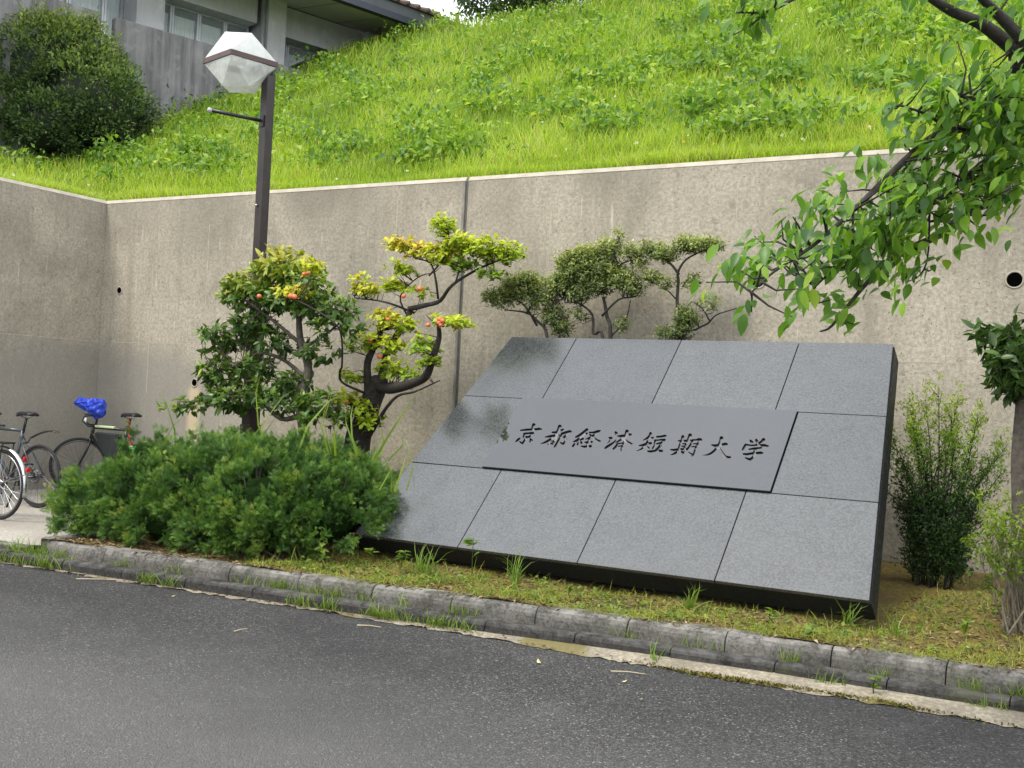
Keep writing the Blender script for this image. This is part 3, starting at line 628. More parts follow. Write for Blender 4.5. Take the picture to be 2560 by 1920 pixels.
m.add(V, [(3*i+k, 3*i+3+k, 3*i+4+k, 3*i+1+k) for i in range(8) for k in range(2)]); mg = m.build('mudguard', BLACK, b2, True); mg.modifiers.new('t', 'SOLIDIFY').thickness = .004
m = MB(); m.tube([f2((.29, 0, .66)), f2((.2, 0, .68)), f2((.17, 0, .72))], .008, 6); m.build('mudguard_stay', BLACK, b2, True)
m = MB(); m.tube([f2((.235, 0, .50)), f2((.205, 0, .50))], .03, 14); m.build('reflector', RED, b2)
m = MB(); m.torus((0, .05, .335), (0, 1, 0), .07, .008, 28, 6, fr=f2); m.torus((0, .05, .335), (0, 1, 0), .035, .006, 20, 6, fr=f2); m.build('disc_rotor', DARKST, b2, True)
m = MB(); m.tube([f2((.3, .04, .27)), f2((.22, .2, .0))], .009, 8); m.tube([f2((.225, .19, .015)), f2((.20, .23, .0))], .014, 8); m.build('kickstand', BLACK, b2, True)
b1, f1, s1 = make_bike('bicycle', 'city bicycle with silver rear mudguard at the left edge of the picture', (-9.38, 6.78, .1), HEAD, .0, plain('maroon_paint', (.045, .02, .03), .35), style='city')
m = MB(); V = []; n = 22
for i in range(n + 1):
    a = math.radians(-15 + 170 * i / n); 
    for wd, dr in ((-.027, 0), (0, .012), (.027, 0)): V.append(f1((-(.36 + dr)*math.cos(a), wd, .335 + (.36 + dr)*math.sin(a))))
m.add(V, [(3*i+k, 3*i+3+k, 3*i+4+k, 3*i+1+k) for i in range(n) for k in range(2)]); mg = m.build('mudguard', STEEL, b1, True); mg.modifiers.new('t', 'SOLIDIFY').thickness = .003
m = MB()
for s in (-1, 1): m.tube([f1((0, s*.07, .335)), f1((-.38, s*.03, .46))], .003, 6)
m.build('mudguard_stay', STEEL, b1); m = MB(); m.box((-.1, -.06, .73), (.32, .06, .745), f1); m.tube([f1((-.08, .06, .735)), f1((0, .07, .335))], .006, 6); m.tube([f1((-.08, -.06, .735)), f1((0, -.07, .335))], .006, 6); m.build('rear_rack', BLACK, b1)
m = MB(); m.tube([f1((-.37, 0, .5)), f1((-.39, 0, .5))], .022, 12); m.build('reflector', RED, b1)
b3, f3, s3 = make_bike('bicycle', 'black touring bicycle with loaded frame against the wall corner behind the hedge', (-10.05, 9.12, .1), HEAD, .85, BLACK, style='touring')
# luggage on the touring bicycle
def blob(name, rings, fr, mat, n=16, lump=.0, seed=1):
    r_ = np.random.default_rng(seed); V = []
    for (cx, cy, cz, ra, rb, axd) in rings:
        for k in range(n):
            t_ = 2*math.pi*k/n; q = 1 + lump * r_.normal(); V.append(fr((cx + axd*0, cy + ra*q*math.cos(t_), cz + rb*q*math.sin(t_))))
    F = [(i*n+k, i*n+(k+1) % n, (i+1)*n+(k+1) % n, (i+1)*n+k) for i in range(len(rings)-1) for k in range(n)] + [tuple(range(n))[::-1], tuple((len(rings)-1)*n+k for k in range(n))]
    m = MB(); m.add(V, F); o = m.build(name, mat, None, True); s_ = o.modifiers.new('s', 'SUBSURF'); s_.levels = 1; s_.render_levels = 2; return o
hb = s3((.92, 0, 1.06)); hw = -RH
def fbag(p): return hb + (-RH) * p[0] * .86 + FH * p[1] * .86 + np.array([0, 0, 1.]) * (p[2] * .8 - .02)
BLUEF = plain('blue_nylon', (.02, .06, .52), .45, 0, .25, 9, .5)
rings = [(-.20, 0, -.01, .03, .03, 0), (-.185, 0, -.01, .11, .12, 0), (-.10, 0, -.01, .14, .15, 0), (-.02, 0, .0, .12, .12, 0), (.04, 0, .03, .08, .085, 0), (.10, 0, .055, .09, .085, 0), (.17, 0, .07, .075, .065, 0), (.225, 0, .05, .03, .025, 0)]
ri = np.array([r_[:5] for r_ in rings]); tq = np.linspace(0, len(ri) - 1, 30); ri = np.stack([np.interp(tq, np.arange(len(ri)), ri[:, k_]) for k_ in range(5)], 1); m = MB(); V = []; nn = 32; r_ = np.random.default_rng(5); ph = r_.uniform(0, 6.28, 8)
for i, (cx, cy, cz, ra, rb_) in enumerate(ri):
    for k_ in range(nn):
        t_ = 2*math.pi*k_/nn; q_ = 1 + .10*math.sin(5*t_ + ph[0] + i*.55) + .08*math.sin(9*t_ - i*.8 + ph[1]) + .06*math.sin(3*t_ + i*1.1 + ph[2]) + .03*r_.normal(); V.append(fbag((cx + .012*math.sin(4*t_ + ph[3]), cy + ra*q_*math.cos(t_), cz + rb_*q_*math.sin(t_))))
m.add(V, [(i*nn+k_, i*nn+(k_+1) % nn, (i+1)*nn+(k_+1) % nn, (i+1)*nn+k_) for i in range(29) for k_ in range(nn)] + [tuple(range(nn))[::-1], tuple(29*nn+k_ for k_ in range(nn))]); bag = m.build('handlebar_bag', BLUEF); tag(bag, 'crumpled blue nylon cover over the handlebar of the touring bicycle', 'bag')
m = MB()
def ffb(p): return f3((p[0], p[1], p[2]))
poly = [(.80, .745), (.40, .745), (.38, .50), (.47, .36), (.62, .47), (.80, .66)]
m.prism([(x, z) for x, z in poly], lambda p: f3((p[0], -.035, p[1])), lambda p: f3((p[0], .04, p[1]))); fb = m.build('frame_bag', plain('black_canvas', (.018, .02, .022), .75, 0, .3, 20, .3), bevel=.015); tag(fb, 'black canvas bag strapped inside the touring bicycle frame', 'bag')
m = MB(); P = []
for i in range(60):
    a = i * .9; q = i / 59; P.append(f3((.24 - .02*q - .1*q*q + .012*math.cos(a), .03 + .012*math.sin(a), .93 - .42*q)))
m.tube(P, .007, 6); lk = m.build('cable_lock', RED, None, True); tag(lk, 'red coiled cable lock hanging from the touring bicycle saddle', 'lock')
m = MB(); m.tube([s3((.96, .02, .88)), s3((.99, .02, .88))], .035, 12); m.build('headlamp', WHITEP, b3)
m = MB(); m.box((.5, -.02, .80), (.84, .02, .83), f3); m.build('tool_roll', plain('white_green_cloth', (.5, .6, .35), .7), b3, bevel=.01)
m = MB(); m.box((.08, -.03, .52), (.2, .05, .62), f3); m.build('tool_pouch', plain('green_pouch', (.15, .6, .15), .6), b3, bevel=.015)
# ------------------------------------------------------------------ foliage helpers
def tmpl_leaf(wide=.5, droop=.18, fold=.18):
    t = [0, .22, .5, .78, 1]; hw = [0, .38, .5, .32, 0]
    V = []; 
    for a in t: V.append((a, 0, -droop * a * a))
    for a, h in zip(t[1:4], hw[1:4]): V.append((a - .03, h * 1., fold * h - droop * a * a)); V.append((a - .03, -h, fold * h - droop * a * a))
    T = [(0, 1, 5), (0, 6, 1), (3, 4, 9), (3, 10, 4)]; Q = [(1, 2, 7, 5), (2, 3, 9, 7), (1, 6, 8, 2), (2, 8, 10, 3)]
    return np.array(V), np.array(T), np.array(Q)
def tmpl_small(): return np.array([(0, 0, 0), (.45, .5, .1), (1, 0, -.12), (.45, -.5, .1)]), np.array([(0, 2, 1), (0, 3, 2)]), np.zeros((0, 4), int)
def tmpl_blade():
    return np.array([(0, .5, 0), (0, -.5, 0), (.4, .42, .03), (.4, -.42, .03), (.78, .25, -.06), (.78, -.25, -.06), (1, 0, -.2)]), np.array([(4, 5, 6)]), np.array([(0, 1, 3, 2), (2, 3, 5, 4)])
def tmpl_spray(n=7):
    V = []; T = []
    for k in range(n):
        a = (k - (n-1)/2) / ((n-1)/2); ang = a * 1.05; L = 1 - .35 * abs(a); o = .45 * (1 - abs(a)); c, s_ = math.cos(ang), math.sin(ang)
        p = np.array([o, 0, 0]); d = np.array([c, s_, .18 * (k % 2) - .05]); q = np.array([-s_, c, 0]); i = len(V); L2 = (L - o * .4)
        V += [p, p + d * L2 * .5 + q * .07, p + d * L2, p + d * L2 * .5 - q * .07]; T += [(i, i+1, i+2), (i, i+2, i+3)]
    return np.array(V), np.array(T), np.zeros((0, 4), int)
LEAF, SMALL, BLADE, SPRAY = tmpl_leaf(), tmpl_small(), tmpl_blade(), tmpl_spray()
def stamp(tm, P, A, N, L, W, bend=1.):
    """place template at P, along A, normal N"""
    TV, T, Q = tm; A = unit(A); B = unit(np.cross(N, A)); C = np.cross(A, B); n = len(P)
    L = np.broadcast_to(np.asarray(L, float), (n,))[:, None, None]; W = np.broadcast_to(np.asarray(W, float), (n,))[:, None, None]
    V = P[:, None, :] + A[:, None, :] * TV[None, :, 0:1] * L + B[:, None, :] * TV[None, :, 1:2] * W + C[:, None, :] * TV[None, :, 2:3] * L * bend
    off = (np.arange(n) * len(TV))[:, None, None]
    return V.reshape(-1, 3), (T[None] + off).reshape(-1, 3), (Q[None] + off).reshape(-1, 4) if len(Q) else np.zeros((0, 4), int), len(TV)
def leaves(name, tm, P, A, N, L, W, mat, parent=None, tint=None, smooth=True, bend=1.):
    V, T, Q, k = stamp(tm, np.asarray(P, float), np.asarray(A, float), np.asarray(N, float), L, W, bend)
    n = len(P); tint = rng.random(n) if tint is None else np.clip(tint, 0, 1)
    return np_mesh(name, V, [T, Q] if len(Q) else [T], mat, parent, smooth, np.repeat(tint, k))
def rand_dir(n):
    v = rng.normal(size=(n, 3)); return unit(v)
def rosette(tips, axes, m, L, spread=(.7, 1.4), jl=.25):
    """m leaves around each axis; returns P, A, N, L"""
    n = len(tips); P = np.repeat(tips, m, 0); X = np.repeat(unit(axes), m, 0)
    ref = unit(np.cross(X, rand_dir(n * m))); ang = rng.uniform(*spread, n * m)[:, None]
    A = X * np.cos(ang) + ref * np.sin(ang); A[:, 2] -= .15; A = unit(A)
    Nn = unit(X - A * np.sum(X * A, 1, keepdims=True) + np.array([0, 0, .5]) + .25 * rand_dir(n * m))
    LL = L * (1 + jl * rng.normal(size=n * m)); P = P - X * rng.uniform(0, .6, (n * m, 1)) * L
    return P, A, Nn, np.clip(LL, L * .45, L * 1.6)
def ell_pts(n, c, r, shell=.55, zmin=-1.):
    d = rand_dir(int(n * 2.2)); d = d[d[:, 2] > zmin][:n]; q = rng.uniform(shell, 1, (len(d), 1)) ** .7
    return np.asarray(c) + d * q * np.asarray(r), unit(d / np.asarray(r))
def bez(P, n=6):
    """Catmull-Rom through the points"""
    P = np.array(P, float); Q = np.vstack([2*P[0]-P[1], P, 2*P[-1]-P[-2]]); out = []
    for i in range(1, len(Q)-2):
        for t in np.linspace(0, 1, n, endpoint=False):
            a, b, c, d = Q[i-1], Q[i], Q[i+1], Q[i+2]; out.append(.5*((2*b)+(-a+c)*t+(2*a-5*b+4*c-d)*t*t+(-a+3*b-3*c+d)*t**3))
    out.append(P[-1]); return np.array(out)
def branch(mb, P, r0, r1, n=7, wob=0., sub=4):
    Q = bez(P, sub); 
    if wob: Q[1:-1] += rng.normal(0, wob, (len(Q)-2, 3))
    mb.tube(Q, list(np.linspace(r0, r1, len(Q)) if r0 > r1 else np.full(len(Q), r0)), n); return Q
def twigs_to(mb, src, tips, r=.004):
    """thin twigs from the nearest skeleton point to each tip"""
    src = np.asarray(src)
    for t in tips:
        d = np.linalg.norm(src - t, axis=1) + .5 * np.maximum(0, src[:, 2] - t[2]); s = src[np.argmin(d)]; mid = (s + t) / 2 + rng.normal(0, .12, 3) * np.linalg.norm(t - s) - np.array([0, 0, .05]) * np.linalg.norm(t - s)
        mb.tube([s, mid, t], [r * 1.5, r, r * .5], 4, False)
def px(pts, Y, k=K, j=.0): return np.array([atY(p[0]*k, p[1]*k, (p[2] if len(p) > 2 else Y)) for p in pts]) + (rng.normal(0, j, (len(pts), 3)) * [0.3, 1, .3] if j else 0)

# ------------------------------------------------------------------ juniper hedge
JUN = leaf_mat('juniper_foliage', [(0, (0.035, 0.081, 0.021)), (.45, (0.087, 0.188, 0.038)), (.8, (0.194, 0.324, 0.058)), (1, (0.340, 0.402, 0.077))], .6, .3, .25)
hedge = thing('juniper_hedge', 'low spreading dark green juniper hedge along the kerb in front of the lamp', 'hedge', (-6.7, 7, .2))
lumps = [((-5.62, 7.0, .5), (.5, .55, .46)), ((-6.0, 6.75, .52), (.62, .58, .5)), ((-6.55, 6.75, .52), (.6, .6, .5)), ((-7.1, 6.7, .48), (.6, .62, .46)), ((-7.6, 6.75, .38), (.5, .65, .36)),
         ((-6.2, 7.4, .56), (.7, .55, .47)), ((-7.0, 7.45, .56), (.75, .6, .45)), ((-7.75, 7.35, .45), (.6, .6, .4)), ((-8.2, 7.3, .34), (.45, .55, .3)), ((-5.75, 7.55, .5), (.45, .4, .42)), ((-6.8, 6.45, .35), (.4, .35, .28)), ((-6.1, 6.42, .33), (.35, .32, .27)), ((-5.8, 6.6, .38), (.4, .36, .3))]
P = []; A = []
for c, r in lumps:
    p, a = ell_pts(int(400 * (r[0]*r[1])**.75), c, r, .84, -.6); P.append(p); A.append(a)
P = np.vstack(P); A = np.vstack(A); inside = np.zeros(len(P), bool)
for c, r in lumps: inside |= (((P - np.array(c)) / np.array(r))**2).sum(1) < .5
P, A = P[~inside & (P[:, 2] > .22)], A[~inside & (P[:, 2] > .22)]
P = P + A * rng.normal(.0, .05, (len(P), 1)); A = unit(A + .35 * rand_dir(len(A)) + np.array([0, -.1, .45])); nt_ = 54; n = len(P)      # tufts of sprays
q = rng.random((n * nt_, 1)); AA = unit(np.repeat(A, nt_, 0) + rand_dir(n * nt_) * .75); PP = np.repeat(P, nt_, 0) + AA * (q - .55) * .13 + rng.normal(0, .022, (n * nt_, 3))
sz = rng.uniform(.7, 1.2, n * nt_) * .04
leaves('foliage', SPRAY, PP, AA, rand_dir(n * nt_), sz, sz, JUN, hedge, np.repeat(.33 + rng.normal(0, .15, n), nt_) + .6 * (q[:, 0] - .45) + rng.normal(0, .1, n * nt_) + np.repeat((rng.random(n) > .985) * .4, nt_), False)
m = MB()
for i in range(60):
    c, r = lumps[rng.integers(len(lumps))]; b0 = np.array([c[0] + rng.normal(0, .2), c[1] + rng.normal(0, .15), .18]); d = rand_dir(1)[0]; d[2] = abs(d[2]) + .3; e = np.array(c) + d * np.array(r) * .7
    m.tube([b0, (b0 + e)/2 + rng.normal(0, .05, 3), e], [.014, .009, .004], 5, False)
m.build('stems', BARK_G, hedge, True)['kind'] = 'stuff'
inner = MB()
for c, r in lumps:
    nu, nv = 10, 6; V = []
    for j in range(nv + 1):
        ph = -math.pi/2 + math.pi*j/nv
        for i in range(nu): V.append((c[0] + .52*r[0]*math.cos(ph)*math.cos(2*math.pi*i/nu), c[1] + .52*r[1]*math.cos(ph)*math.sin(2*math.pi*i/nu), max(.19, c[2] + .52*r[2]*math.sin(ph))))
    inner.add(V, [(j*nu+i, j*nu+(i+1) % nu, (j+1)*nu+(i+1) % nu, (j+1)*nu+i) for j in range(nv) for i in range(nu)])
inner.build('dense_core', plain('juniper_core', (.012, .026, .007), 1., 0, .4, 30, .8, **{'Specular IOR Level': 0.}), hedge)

# ------------------------------------------------------------------ camellia tree beside the lamp post
CAMG = leaf_mat('camellia_leaf', [(0, (.035, .075, .018)), (.35, (.09, .175, .028)), (.62, (.19, .31, .04)), (.85, (.35, .43, .05)), (1, (.47, .44, .07))], .34, .3, .4)
Y0 = 8.1
ct = thing('camellia_tree', 'rounded dark glossy camellia tree with pale new leaves in front of the lamp post', 'tree', tuple(atY(757, 1105, Y0)*[1, 1, 0] + [0, 0, .2]))
tr = MB(); base = np.array(ct.location)
T0 = branch(tr, np.vstack([[base - [0, 0, .05]], px([(657, 960), (655, 860), (662, 800), (650, 730), (640, 680), (625, 620), (610, 580)], Y0, j=.02)]), .062, .012, 9)
T1 = branch(tr, px([(655, 900), (610, 905), (560, 870), (520, 850), (450, 860), (390, 880, 7.8)], Y0, j=.03), .028, .006)
T2 = branch(tr, px([(660, 810), (600, 775), (560, 770), (510, 790), (480, 800)], Y0, j=.05), .022, .006)
T3 = branch(tr, px([(655, 760), (700, 720), (740, 690)], Y0, j=.04), .02, .005); T4 = branch(tr, px([(648, 740), (590, 690), (520, 640), (500, 620)], Y0, j=.05), .02, .005)
T5 = branch(tr, px([(662, 860), (700, 850), (720, 880)], Y0), .015, .005); T6 = branch(tr, px([(690, 700), (680, 650), (690, 610)], Y0), .016, .005)
sk = np.vstack([T0[10:], T1, T2, T3, T4, T5, T6])
def cluster(c, rx, rz, ry=.4, Y=Y0): p = atY(c[0]*K, c[1]*K, Y); s_ = np.linalg.norm(p - CAM) / FPX * K; return p, np.array([rx*s_, ry, rz*s_])
tips = []; ax = []; top = []
for (cx, cy, rx, rz, n, tp) in [(610, 575, 75, 38, 110, .8), (540, 610, 60, 30, 65, .7), (660, 610, 60, 40, 75, .55), (520, 640, 50, 22, 45, .6), (700, 665, 65, 32, 85, .3), (620, 640, 75, 35, 90, .3), (560, 650, 55, 25, 45, .3), (490, 725, 42, 28, 55, .25), (470, 755, 22, 12, 12, .3),
                                (545, 700, 45, 26, 45, .15), (600, 735, 45, 25, 35, .1), (480, 800, 48, 30, 62, .35), (550, 790, 45, 22, 38, .2), (700, 760, 35, 28, 22, .15), (500, 860, 60, 32, 80, .25), (580, 845, 50, 30, 60, .25), (640, 820, 35, 25, 25, .2), (420, 872, 40, 16, 26, .3), (380, 880, 20, 10, 8, .55), (690, 870, 42, 32, 42, .3), (630, 875, 35, 20, 22, .2), (730, 700, 35, 30, 30, .3), (710, 905, 25, 22, 18, .2)]:
    c, r = cluster((cx, cy), rx, rz, rng.uniform(.22, .42)); p, a = ell_pts(int(n*1.15), c, r*1.08, .35); tips.append(p); ax.append(unit(a + .5*rand_dir(len(a)) + np.array([0, -.25, .7]))); top.append(np.full(len(p), tp) + .22 * (p[:, 2] - c[2]) / r[2])
tips = np.vstack(tips); ax = np.vstack(ax); top = np.concatenate(top)
twigs_to(tr, sk, tips[::4], .0035); tr.build('trunk', BARK_G, ct, True)
mm = 6; P, A, N, L = rosette(tips, ax, mm, .074, (.4, 1.4)); leaves('crown', LEAF, P, A, N, L, L*.46, CAMG, ct, .1 + np.repeat(top, mm) + rng.normal(0, .14, len(P)))

# ------------------------------------------------------------------ yellow-leaved fruit tree
YEL = leaf_mat('yellow_green_leaf', [(0, (0.120, 0.228, 0.024)), (.3, (0.286, 0.432, 0.030)), (.6, (0.550, 0.650, 0.048)), (.9, (0.693, 0.649, 0.072)), (1, (0.682, 0.440, 0.110))], .4, .4, .35, (1.15, 1.1, .5))
FRUIT = plain('orange_fruit', (.62, .16, .06), .4, 0, .25, 20); Y1 = 8.75
ft = thing('fruit_tree', 'gnarled little tree with yellow leaves and orange fruit left of the sign', 'tree', tuple(atY(890, 1120, Y1)*[1, 1, 0] + [0, 0, .2]))
tr = MB(); base = np.array(ft.location); j = .05
B0 = branch(tr, np.vstack([[base - [0, 0, .05]], px([(775, 960), (785, 920), (800, 875), (815, 835), (822, 820)], Y1, j=.01)]), .14, .085, 10)
B1 = branch(tr, px([(822, 835, 8.7), (850, 838, 8.6), (890, 828, 8.45), (920, 812, 8.3), (940, 770, 8.2), (945, 730, 8.12), (948, 705, 8.1)], 8.1, j=.01), .06, .018, 8)
B2 = branch(tr, px([(790, 900), (800, 830), (800, 780), (812, 735), (818, 715)], Y1, j=.03), .042, .03, 8)
B3 = branch(tr, px([(818, 820), (840, 760), (860, 720), (878, 690), (885, 672)], 8.95, j=.02), .042, .028, 8)
B4 = branch(tr, px([(885, 672), (920, 662), (945, 648), (985, 615), (1030, 575), (1100, 555)], 8.95, j=.04), .028, .008, 7)
B5 = branch(tr, px([(885, 672), (850, 655), (815, 648), (775, 640), (760, 640)], 8.95, j=.05), .013, .004, 6)
B6 = branch(tr, px([(945, 640), (942, 600), (930, 570), (900, 555), (880, 540), (850, 510)], 8.95, j=.05), .012, .004, 6)
B7 = branch(tr, px([(985, 615), (1000, 570), (1010, 540)], 8.95, j=.05), .01, .004, 6); B8 = branch(tr, px([(940, 600), (965, 560), (970, 500), (960, 475)], 8.95, j=.04), .01, .004, 6)
B9 = branch(tr, px([(790, 850, 8.6), (740, 825, 8.3), (735, 800, 8.1), (742, 790, 8.05), (735, 720, 7.8), (715, 690, 7.7), (640, 650, 7.65), (600, 640, 7.65)], 7.65, j=.02), .013, .005, 6)
B10 = branch(tr, px([(775, 935), (755, 925), (752, 895), (770, 870)], Y1, j=.02), .04, .012, 7); B11 = branch(tr, px([(805, 930, 8.65), (830, 885, 8.5), (860, 855, 8.35), (900, 845, 8.2), (950, 822, 8.05)], 8.05, j=.01), .022, .006, 7)
B12 = branch(tr, px([(948, 705), (930, 690), (920, 680)], 8.1), .007, .003, 5); B13 = branch(tr, px([(948, 705), (965, 705), (985, 700)], 8.1), .007, .003, 5); B14 = branch(tr, px([(940, 770), (910, 760), (890, 740)], 8.2, j=.03), .008, .003, 5)
B15 = branch(tr, px([(880, 690), (870, 640), (900, 600), (935, 585)], 9.0, j=.04), .011, .004, 5); B16 = branch(tr, px([(640, 650), (660, 620), (670, 610)], 7.75), .005, .003, 5)
sk = np.vstack([B1, B2[4:], B3, B4, B5, B6, B7, B8, B10, B11[8:], B12, B13, B14, B15, B9[16:]])
tips = []; ax = []; top = []
for (cx, cy, rx, rz, n, tp, Y) in [(865, 525, 32, 16, 40, .85, 8.95), (910, 540, 45, 18, 60, .85, 8.95), (955, 545, 45, 22, 65, .7, 8.95), (960, 490, 24, 26, 45, .5, 8.95), (1000, 525, 40, 22, 55, .6, 8.95), (1045, 535, 45, 26, 70, .55, 8.95), (1100, 545, 38, 22, 50, .45, 8.95), (1000, 570, 35, 15, 25, .2, 8.95), (1060, 590, 30, 12, 18, .15, 8.95),
        (790, 625, 32, 16, 36, .75, 8.95), (850, 615, 32, 14, 36, .6, 8.95), (870, 580, 28, 14, 26, .45, 8.95), (780, 600, 15, 10, 10, .7, 8.95), (840, 690, 45, 22, 65, .75, 8.75), (880, 700, 22, 16, 20, .5, 8.75), (795, 735, 26, 22, 32, .55, 8.7), (760, 745, 18, 14, 12, .2, 8.75), (840, 740, 28, 20, 32, .6, 8.65), (915, 745, 28, 22, 32, .35, 8.12), (925, 780, 22, 16, 18, .35, 8.12), (960, 690, 16, 12, 14, .5, 8.12), (990, 697, 22, 12, 22, .55, 8.12), (850, 795, 30, 22, 36, .5, 8.65), (890, 805, 20, 14, 14, .3, 8.7),
        (770, 810, 28, 14, 22, .5, 8.65), (745, 860, 30, 22, 36, .6, 8.6), (730, 900, 22, 14, 16, .45, 8.6), (800, 905, 30, 22, 30, .4, 8.55), (780, 870, 18, 14, 12, .5, 8.55), (905, 630, 20, 14, 12, .5, 8.95), (630, 630, 22, 14, 22, .85, 7.72), (668, 575, 20, 14, 18, .7, 7.75)]:
    c, r = cluster((cx, cy), rx, rz, rng.uniform(.12, .24), Y); p, a = ell_pts(int(n*1.45), c, r*1.18, .15); tips.append(p); ax.append(unit(a * .6 + np.array([0, -.2, .9]))); top.append(np.full(len(p), tp) + .15 * (p[:, 2] - c[2]) / r[2])
tips = np.vstack(tips); ax = np.vstack(ax); top = np.concatenate(top); twigs_to(tr, sk, tips[::3], .003); tr.build('trunk', BARK_D, ft, True)
mm = 5; P, A, N, L = rosette(tips, ax, mm, .054, (.5, 1.5)); leaves('crown', LEAF, P, A, N, L, L*.6, YEL, ft, np.repeat(top, mm) + rng.normal(0, .12, len(P)))
mb = MB(); nu, nv = 10, 8; SV = [(math.cos(-math.pi/2+math.pi*j_/nv)*math.cos(2*math.pi*i/nu), math.cos(-math.pi/2+math.pi*j_/nv)*math.sin(2*math.pi*i/nu), .9*math.sin(-math.pi/2+math.pi*j_/nv)) for j_ in range(nv+1) for i in range(nu)]
SF = [(j_*nu+i, j_*nu+(i+1) % nu, (j_+1)*nu+(i+1) % nu, (j_+1)*nu+i) for j_ in range(nv) for i in range(nu)]
fm = bpy.data.meshes.new('fruit'); fm.from_pydata(SV, [], SF); fm.materials.append(FRUIT); fm.polygons.foreach_set('use_smooth', np.ones(len(SF), bool))
for (fx_, fy_, r_, Y) in [(907, 624, .028, 8.75), (950, 690, .027, 8.02), (956, 693, .024, 8.02), (949, 697, .025, 8.02), (952, 702, .02, 8.02), (925, 702, .022, 8.02), (820, 770, .028, 8.55), (872, 640, .024, 8.75), (910, 818, .022, 8.65), (985, 703, .02, 8.02), (628, 640, .028, 7.62), (636, 641, .027, 7.64), (560, 640, .024, 7.7), (665, 590, .022, 7.66), (657, 592, .02, 7.66), (750, 868, .02, 8.45), (838, 690, .022, 8.55), (800, 735, .02, 8.55)]:
    o = bpy.data.objects.new('fruit', fm); link(o, ft); o.location = Vector(atY(fx_*K, fy_*K, Y) - np.array(ft.location)); o.scale = (r_,)*3
# ------------------------------------------------------------------ three pruned shrubs behind the sign
AZ = leaf_mat('olive_leaf', [(0, (0.066, 0.108, 0.036)), (.4, (0.230, 0.298, 0.096)), (.75, (0.397, 0.458, 0.138)), (1, (0.601, 0.601, 0.200))], .42, .3, .4)
def pruned(name_label, Y, base, branches, clusters, L=.032):
    b = atY(base[0]*K, base[1]*K, Y); o = thing('pruned_shrub', name_label, 'shrub', (b[0], b[1], .27), 'pruned shrubs behind the sign'); tr = MB(); sk = []
    for P, r0, r1, grounded in branches:
        Q = px(P, Y, j=.03)
        if grounded: Q = np.vstack([[[b[0], b[1], .22]], [[(b[0]+Q[0][0])/2, Y, 1.2]], Q])
        sk.append(branch(tr, Q, r0, r1, 7))
    sk = np.vstack([s_[s_[:, 2] > 1.9] for s_ in sk]); tips = []; ax = []; top = []
    for cx, cy, rx, rz, n, tp in clusters:
        c, r = cluster((cx, cy), rx, rz, rng.uniform(.1, .17), Y); p, a = ell_pts(n, c, r, .3); tips.append(p); ax.append(unit(a*.7 + np.array([0, -.1, .9]))); top.append(np.full(len(p), tp) + .2*(p[:, 2]-c[2])/r[2])
    tips = np.vstack(tips); ax = np.vstack(ax); top = np.concatenate(top); twigs_to(tr, sk, tips[::3], .0028); tr.build('trunk', BARK_D, o, True)
    P, A, N, LL = rosette(tips, ax, 9, L, (.4, 1.4)); P = P + rng.normal(0, .02, P.shape); leaves('crown', SMALL, P, A, N, LL, LL*.5, AZ, o, np.repeat(top, 9) + rng.normal(0, .16, len(P)))
Y2 = 9.28
pruned('olive pruned shrub, leftmost of the three behind the sign top', Y2, (1205, 735), [([(1190, 735), (1160, 700), (1140, 680), (1100, 670)], .024, .006, True), ([(1210, 735), (1195, 700), (1200, 665), (1220, 640)], .018, .006, True), ([(1160, 700), (1130, 660), (1100, 640), (1060, 630)], .012, .004, False), ([(1140, 680), (1150, 650), (1140, 620)], .01, .004, False)],
       [(1085, 640, 42, 24, 120, .4), (1130, 625, 45, 28, 150, .5), (1180, 625, 42, 26, 130, .5), (1110, 610, 30, 16, 60, .6), (1140, 600, 22, 20, 50, .55), (1215, 615, 30, 22, 90, .5), (1195, 680, 30, 28, 80, .25), (1215, 710, 25, 18, 50, .2), (1060, 640, 20, 14, 30, .5), (1170, 655, 40, 18, 70, .3)])
pruned('tallest olive pruned shrub, middle of the three behind the sign top', Y2, (1310, 732), [([(1322, 733), (1308, 690), (1305, 650), (1290, 620), (1270, 580), (1240, 545)], .026, .006, True), ([(1300, 733), (1280, 715), (1275, 680), (1250, 655), (1225, 655)], .022, .006, True), ([(1306, 680), (1340, 650), (1370, 640), (1385, 620)], .012, .004, False), ([(1320, 730), (1350, 690), (1360, 650)], .01, .005, False), ([(1300, 640), (1320, 600), (1340, 570), (1370, 560), (1395, 545)], .012, .004, False), ([(1330, 590), (1320, 550), (1310, 530)], .008, .003, False), ([(1340, 570), (1335, 545), (1340, 505)], .008, .003, False)],
       [(1230, 565, 34, 22, 110, .6), (1270, 550, 40, 22, 130, .6), (1300, 575, 45, 30, 160, .45), (1250, 590, 42, 26, 130, .4), (1340, 600, 40, 28, 140, .45), (1370, 620, 24, 20, 60, .4), (1290, 615, 45, 24, 120, .3), (1330, 540, 22, 14, 45, .55), (1310, 530, 18, 14, 36, .65), (1365, 545, 22, 20, 50, .5), (1336, 510, 8, 18, 16, .6), (1385, 570, 14, 14, 20, .5), (1220, 600, 26, 18, 60, .4), (1250, 635, 30, 18, 70, .3), (1340, 700, 14, 18, 22, .35), (1250, 680, 14, 14, 18, .2)])
